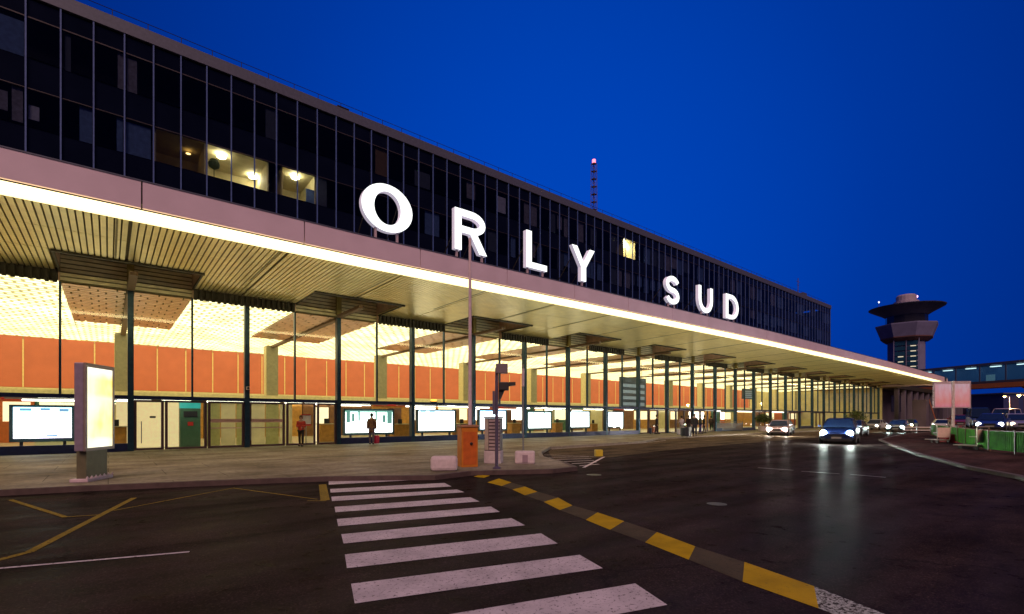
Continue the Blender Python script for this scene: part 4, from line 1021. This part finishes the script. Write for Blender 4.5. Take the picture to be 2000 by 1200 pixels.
car('lilac grey car parked at the right edge behind the green fence', (*RP(1988, 42), .45), RH(1988, 9), (.22, .2, .3), 'saloon', (1, .8, .5), 5)
car('black car parked second from the right behind the fence', (*RP(1968, 47), .45), RH(1968, -11), (.02, .02, .03), 'saloon')

car('small silver car at the far end of the drive left of the pink sign', (102, 17.2, RZ), R(184), (.35, .33, .35), 'saloon', (1, .9, .7), 25, False)
car('dark green car far down the drive with warm lights', (96, 19.8, RZ), R(182), (.03, .06, .04), 'saloon', (1, .85, .6), 30, False)
car('beige car in the far parking row left of the pink sign', (88, 9.2, .45), R(170), (.35, .27, .2), 'saloon', (1, .8, .5), 10, False)
car('dark maroon car in the far parking row beside the beige one', (80, 8.0, .45), R(165), (.10, .02, .03), 'saloon', None, 0, False)
car('navy car in the far row under the footbridge', (*RP(1995, 62), .45), RH(1995, 16), (.02, .03, .10), 'saloon', (.85, .9, 1), 18, False)
car('orange lit taxi in the far row under the footbridge', (*RP(1903, 74), .45), RH(1903, -2), (.3, .12, .03), 'saloon', (1, .6, .2), 18, False)
car('dark estate car at the right edge of the far row', (*RP(1932, 66), .45), RH(1932, -10), (.03, .03, .05), 'saloon', (1, .9, .7), 12, False)
x, y = G(1765, 846, RZ)
o = thing('guard_rail', 'low pale guard rail between the drive and the island', 'guard rail', (x, y, RZ), R(-35))
MB().box((0, -.03, .55), (6.5, .03, .68)).box((0, -.031, .25), (6.5, .031, .36)).build('rail', mat('rail_white', (.5, .45, .42), .5), o)
for i in range(5): MB().box((i * 1.6 - .04, .031, 0), (i * 1.6 + .04, .09, .75)).build('post', M_grey, o)
# ------------------------------------------------------------------ island furniture
x, y = G(1860, 862, -.02)
o = thing('lit_sign', 'square pink lit advertising sign on a single pale post', 'sign', (x, y, -.02), R(-90 + 50.6 - 12))
D2 = math.hypot(x, y) * cos(math.atan((1860 - 1000) / F))
def sz(py): return CH + (HZ - py) * (1.52 / ((862 - HZ) / F)) / F + .02
zt, zb = sz(745), sz(797)
MB().box((-.06, -.14, 0), (.06, -.02, zt)).build('post', mat('cream_post', (.52, .42, .38), .5), o)
MB().box((-1.05, 0, zb), (1.05, .14, zt)).build('cabinet', mat('sign_frame', (.42, .30, .32), .5), o)
MB().box((-.97, -.012, zb + .07), (.97, -.001, zt - .18)).build('lit_panel', display('pink_panel', (1, .55, .55), (1, .3, .32), .48, 3.), o)
MATS['pink_panel'].node_tree.nodes['Principled BSDF'].inputs['Emission Color'].default_value = (1, .4, .4, 1)
for n_ in MATS['pink_panel'].node_tree.nodes:
    if n_.type == 'VALTORGB' and len(n_.color_ramp.elements) == 4:
        for e_, c_ in zip(n_.color_ramp.elements, ((1, .32, .42), (1, .35, .33), (1, .5, .55), (.9, .6, .7))): e_.color = c_ + (1,)
MB().box((-.22, -.32, 0), (.22, .1, .12)).build('foot', M_concrete, o)
# green slatted fence, panel by panel
M_gf = mat('green_fence_slat', (.03, .17, .008), .8, 0, .45, 2, spec=.1); M_bf = mat('brown_fence_post', (.12, .06, .035), .6)
fp = [(56, 10.0), (49, 8.2), (42.5, 6.6), (36.2, 5.0), (31.3, 3.55), (27.8, 1.5), (24.5, -.5)]
lb_ = ['far end panel', 'second panel from the far end', 'panel behind the red box', 'panel behind the luggage trolley', 'wide panel right of the luggage trolley', 'panel cut by the right edge of the photo']
for i, (a, b_) in enumerate(zip(fp, fp[1:])):
    dx, dy = b_[0] - a[0], b_[1] - a[1]; l = math.hypot(dx, dy)
    o = thing('fence_panel', 'green slatted fence, ' + lb_[i], 'fence', (a[0], a[1], -.02), math.atan2(dy, dx), 'green fence panels on the island')
    mb = MB(); q = .08; n = int(l / .16)
    for j in range(n): mb.box((.08 + j * (l - .16) / n, -.02, .1), (.08 + (j + .8) * (l - .16) / n, .02, .93))
    mb.build('slats', M_gf, o)
    MB().box((0, -.05, 0), (.08, .05, 1.02)).build('post', M_bf, o)
    MB().box((l * .5 - .04, -.05, 0), (l * .5 + .04, -.021, 1.0)).build('post', M_bf, o)
    MB().box((.081, -.035, .931), (l, .035, .97)).build('top_rail', M_bf, o)
def trolley(px, py, label, rz=0., load=None):
    x, y = G(px, py, -.02)
    o = thing('luggage_trolley', label, 'luggage trolley', (x, y, -.02), ang + rz, 'luggage trolleys')
    T_ = mat('trolley_steel', (.45, .38, .30), .4, .5)
    MB().tube((-.3, 0, .2), (-.34, -.02, 1.0), .02).tube((.3, 0, .2), (.34, -.02, 1.0), .02).tube((-.34, -.02, 1.0), (.34, -.02, 1.0), .025).build('handle', T_, o)
    MB().box((-.3, 0, .16), (.3, .9, .2)).build('platform', T_, o)
    MB().box((-.29, -.03, .32), (.29, -.005, .86)).build('board', mat('trolley_board', (.62, .42, .36), .6), o)
    o.scale = (1.15, 1.15, 1.1)
    MB().box((-.3, .02, .55), (.3, .3, .58)).build('basket', T_, o)
    for sx, yy in ((-.27, .06), (.27, .06), (0, .82)):
        w_ = MB().lathe([(.09, -.02), (.09, .02)], (0, 0, 0), 12).build('wheel', M_black, o); w_.location = (sx, yy, .09); w_.rotation_euler = (0, R(90), 0)
    return o
trolley(1919, 879, 'luggage trolley with a pale board in front of the green fence', .25)
trolley(1843, 866, 'luggage trolley beside the red box under the pink sign', -.1)
x, y = G(1861, 865, -.02)
o = thing('grit_box', 'red plastic box at the foot of the pink sign post', 'box', (x, y, -.02), ang)
MB().box((-.42, 0, 0), (.42, .5, .45)).build('tub', mat('dark_red_plastic', (.28, .01, .015), .45), o, bevel=.03); MB().box((-.45, -.03, .452), (.45, .53, .52)).build('lid', mat('dark_red_plastic', (.28, .01, .015)), o, bevel=.02)
# barrier fence by the drop-off
x, y = G(1395, 843)
o = thing('crowd_barrier', 'grey mesh barrier right of the waiting travellers', 'barrier', (x, y, 0), R(-8))
mb = MB()
for i in range(26): mb.box((i * .2, -.015, .12), (i * .2 + .13, .015, .95))
mb.build('mesh_panel', mat('barrier_grey', (.24, .2, .2), .5, .3), o)
MB().box((-.05, -.04, 0), (-.001, .04, 1.05)).box((5.2, -.04, 0), (5.26, .04, 1.05)).build('post', M_grey, o)
MB().box((-.05, -.04, 1.051), (5.26, .04, 1.1)).build('top_rail', M_grey, o)
# shrub in a planter by the far entrance
def bush(px, py, r, label):
    x, y = G(px, py)
    o = thing('potted_shrub', label, 'shrub', (x, y, 0), 0, 'shrubs in planters before the terminal')
    MB().lathe([(r * .55, 0), (r * .7, .55), (r * .62, .56)], (0, 0, 0), 12).build('planter', M_concrete, o)
    mb = MB(); random.seed(int(px))
    for i in range(900):
        a_, b2 = random.uniform(0, 2 * pi), random.uniform(-.6, 1.4); rr = r * random.uniform(.35, 1.05) * (1 + .2 * sin(a_ * 3) + .15 * sin(5 * b2))
        c = (rr * cos(a_) * cos(b2), rr * sin(a_) * cos(b2), .9 + r * .5 + rr * sin(b2) * .8)
        d1 = [random.uniform(-.1, .1) for _ in range(3)]; d2 = [random.uniform(-.1, .1) for _ in range(3)]
        mb.face([tuple(c[k_] - d1[k_] for k_ in range(3)), tuple(c[k_] + d2[k_] for k_ in range(3)), tuple(c[k_] + d1[k_] for k_ in range(3)), tuple(c[k_] - d2[k_] for k_ in range(3))])
    tag(mb.build('foliage', mat('shrub_leaf', (.06, .085, .012), .6, 0, .5, 3), o))
    MB().tube((0, 0, .5), (0, 0, 1.2), .05).build('stem', M_brown, o)
bush(1672, 838, 1.3, 'bushy shrub in a planter above the dark blue car roof')
bush(1490, 842, .8, 'smaller shrub in a planter behind the silver pink car')

# ------------------------------------------------------------------ people
def skin(name, V, E, m, parent, sub=1):
    me = bpy.data.meshes.new(name); me.from_pydata([v[:3] for v in V], E, []); me.materials.append(m)
    o = bpy.data.objects.new(name, me); COL.objects.link(o); o.parent = parent
    s_ = o.modifiers.new('skin', 'SKIN'); s_.use_smooth_shade = True
    for i, v in enumerate(V):
        r = v[3]; rr = (r, v[4] if len(v) > 4 else r); me.skin_vertices[0].data[i].radius = rr; me.skin_vertices[0].data[i].use_root = (i == 0)
    q = o.modifiers.new('sub', 'SUBSURF'); q.levels = sub; q.render_levels = sub
    return o
def person(label, px, py, h, rz, top, bottom, hair=(.02, .015, .01), skincol=(.42, .24, .17), step=.12, arms=(.1, -.1), coat=False, hold=None, group='travellers outside the terminal', loc=None, z=0.):
    if loc is None: x, y = G(px, py, z); loc = (x, y, z)
    o = thing('person', label, 'person', loc, rz, group); k = h / 1.75
    SK = mat('skin_%d' % int(skincol[0] * 100), skincol, .5)
    TP = mat('cloth_%d_%d_%d' % tuple(int(c * 200) for c in top), top, .85, 0, .25, 7); BT = mat('cloth_%d_%d_%d' % tuple(int(c * 200) for c in bottom), bottom, .85, 0, .2, 7); HR = mat('hair_%d' % int(hair[0] * 100), hair, .7)
    def v(x, y, z_, r, r2=None): return (x * k, y * k, z_ * k, r * k) + ((r2 * k,) if r2 else ())
    s = step
    V = [v(0, 0, .95, .13, .10), v(0, 0, 1.12, .12, .09), v(0, -.01, 1.32, .15, .10), v(0, 0, 1.46, .07), v(0, -.01, 1.53, .052), v(0, -.015, 1.60, .075), v(0, -.01, 1.68, .082), v(0, 0, 1.74, .045)]
    E = [(0, 1), (1, 2), (2, 3), (3, 4), (4, 5), (5, 6), (6, 7)]
    legs_, arms_ = [], []
    for sgn in (-1, 1):
        f = sgn * s; b = len(V)
        pts = [v(sgn * .09, 0, .88, .085), v(sgn * .10, -f * .55, .50, .058), v(sgn * .10, f * -.6 + .03, .28, .052), v(sgn * .10, -f * .9 + .03, .09, .038), v(sgn * .105, -f * .9 - .10, .035, .034)]
        V += pts; E += [(0, b)] + [(b + i, b + i + 1) for i in range(4)]; legs_.append(pts)
        b = len(V); a_ = arms[0] if sgn < 0 else arms[1]
        hx, hy, hz_ = sgn * .22, -.02 - a_, .86
        if hold == 'front': hx, hy, hz_ = sgn * .13, -.32, 1.12
        pts = [v(sgn * .17, 0, 1.40, .055), v(sgn * .215, .03, 1.14, .042), v(hx, hy * .7, (hz_ * .75 + 1.14 * .25), .034), v(hx, hy, hz_, .024)]
        V += pts; E += [(3, b)] + [(b + i, b + i + 1) for i in range(3)]; arms_.append(pts)
        w_ = b + 3
        for fi in range(4):
            c = len(V); oy = (-.03 + fi * .02)
            V += [v(hx, hy + oy, hz_ - .06, .010), v(hx - sgn * .008, hy + oy, hz_ - .10 - (.012 if fi in (1, 2) else 0), .008)]; E += [(w_, c), (c, c + 1)]
        c = len(V); V += [v(hx - sgn * .01, hy - .035, hz_ - .03, .011), v(hx - sgn * .015, hy - .055, hz_ - .06, .009)]; E += [(w_, c), (c, c + 1)]
    # nose
    c = len(V); V += [v(0, -.095, 1.64, .012)]; E.append((6, c))
    skin('body', V, E, SK, o)
    # jacket
    zl = .62 if coat else .90
    V = [v(0, 0, 1.12, .175, .135), v(0, 0, .95, .185, .145), v(0, 0, zl, .18 if not coat else .23, .15), v(0, -.01, 1.32, .205, .145), v(0, 0, 1.44, .125, .11)]
    E = [(0, 1), (1, 2), (0, 3), (3, 4)]
    for pts in arms_:
        b = len(V); V += [(p[0], p[1], p[2], p[3] + .034 * k) for p in pts[:3]] + [(pts[3][0], pts[3][1], pts[3][2] + .05 * k, pts[3][3] + .028 * k)]; E += [(4, b), (b, b + 1), (b + 1, b + 2), (b + 2, b + 3)]
    skin('coat' if coat else 'jacket', V, E, TP, o)
    V = [v(0, 0, .95, .135, .108)]; E = []
    for pts in legs_:
        b = len(V); V += [(p[0], p[1], p[2], p[3] + .02 * k) for p in pts[:4]]; E += [(0, b), (b, b + 1), (b + 1, b + 2), (b + 2, b + 3)]
    skin('trousers', V, E, BT, o)
    for pts in legs_:
        x_, y_ = pts[3][0], pts[3][1]
        MB().box((x_ - .045 * k, y_ - .19 * k, 0), (x_ + .045 * k, y_ + .07 * k, .085 * k)).build('shoe', M_black, o, bevel=.02)
    MB().lathe([(.03, -.12), (.088, -.10), (.098, -.02), (.092, .05), (.06, .09), (.01, .105)], (0, .022 * k, 1.69 * k), 14).build('hair', HR, o, smooth=True)
    return o
# local -y is the way the person faces
o = person('person in a brown coat facing the lit screen, red bag at the feet', 726, 868, 1.76, R(150), (.17, .085, .04), (.10, .07, .10), coat=True)
x, y = G(738, 868)
bg_ = thing('travel_bag', 'red travel bag standing beside the person in the brown coat', 'bag', (x, y, 0), .3)
MB().box((-.13, 0, .04), (.13, .2, .5)).build('body', mat('crimson_fabric', (.40, .01, .05), .7), bg_, bevel=.04)
MB().tube((-.07, .1, .5), (-.07, .1, .72), .01).tube((.07, .1, .5), (.07, .1, .72), .01).tube((-.07, .1, .72), (.07, .1, .72), .012).build('handle', M_black, bg_)
person('person in a red jacket and dark trousers in the open doorway', 588, 872, 1.62, R(-30), (.50, .05, .03), (.02, .012, .01), hair=(.12, .05, .02), hold='front')
dk, gr = (.02, .02, .022), (.03, .035, .03)
grp = [(1283, 848, 1.78, 20, (.02, .015, .02), (.03, .02, .03), 'person in black with a pale hat seen against the green entrance'),
       (1331, 848, 1.68, 160, (.42, .34, .38), (.30, .28, .28), 'person in a pale pink jacket at the left of the waiting group'),
       (1345, 846, 1.76, 100, (.03, .012, .02), (.03, .02, .03), 'person in dark maroon just right of the pale pink jacket'),
       (1357, 852, 1.84, -60, dk, (.01, .01, .03), 'tall person in a black coat in front of the waiting group'),
       (1368, 848, 1.80, 40, gr, (.02, .02, .10), 'person in dark green with navy trousers'),
       (1375, 846, 1.76, 200, (.012, .015, .012), (.03, .02, .05), 'person in near black behind the navy trousers'),
       (1389, 843, 1.72, 120, (.05, .03, .02), (.012, .01, .01), 'person in dark brown standing apart at the right of the group'),
       (1352, 845, 1.70, 0, (.03, .03, .03), (.2, .2, .22), 'person in grey trousers in the middle of the waiting group')]
for px, py, h, a_, tp, bt_, lb_ in grp: person(lb_, px, py, h, R(a_), tp, bt_, coat=(px in (1357,)), hold='front' if px in (1331,) else None)
# luggage beside the group
def suitcase(px, py, s_, col, label):
    x, y = G(px, py); o = thing('suitcase', label, 'suitcase', (x, y, 0), random.uniform(-.5, .5), 'suitcases beside the waiting travellers')
    MB().box((-.28 * s_, 0, .05), (.28 * s_, .28 * s_, .75 * s_)).build('shell', mat('case_%d_%d' % (int(col[0] * 100), int(col[2] * 100)), col, .5), o, bevel=.04)
    MB().tube((-.1, .14, .75 * s_), (-.1, .14, .98 * s_), .012).tube((.1, .14, .75 * s_), (.1, .14, .98 * s_), .012).tube((-.1, .14, .98 * s_), (.1, .14, .98 * s_), .015).build('handle', M_black, o)
    for sx in (-.2, .2): MB().box((sx * s_ - .02, .1, 0), (sx * s_ + .02, .16, .049)).build('wheel', M_black, o)
suitcase(1338, 853, .95, (.012, .012, .014), 'black suitcase at the feet of the pale pink jacket')
suitcase(1348, 854, 1.05, (.02, .02, .03), 'large dark suitcase in front of the tall person in black')
suitcase(1328, 850, .7, (.35, .33, .33), 'small pale suitcase left of the waiting group')
suitcase(1273, 848, .8, (.02, .03, .08), 'navy suitcase left of the person with the pale hat')
suitcase(1278, 847, .9, (.40, .12, .05), 'orange bag case beside the person with the pale hat')
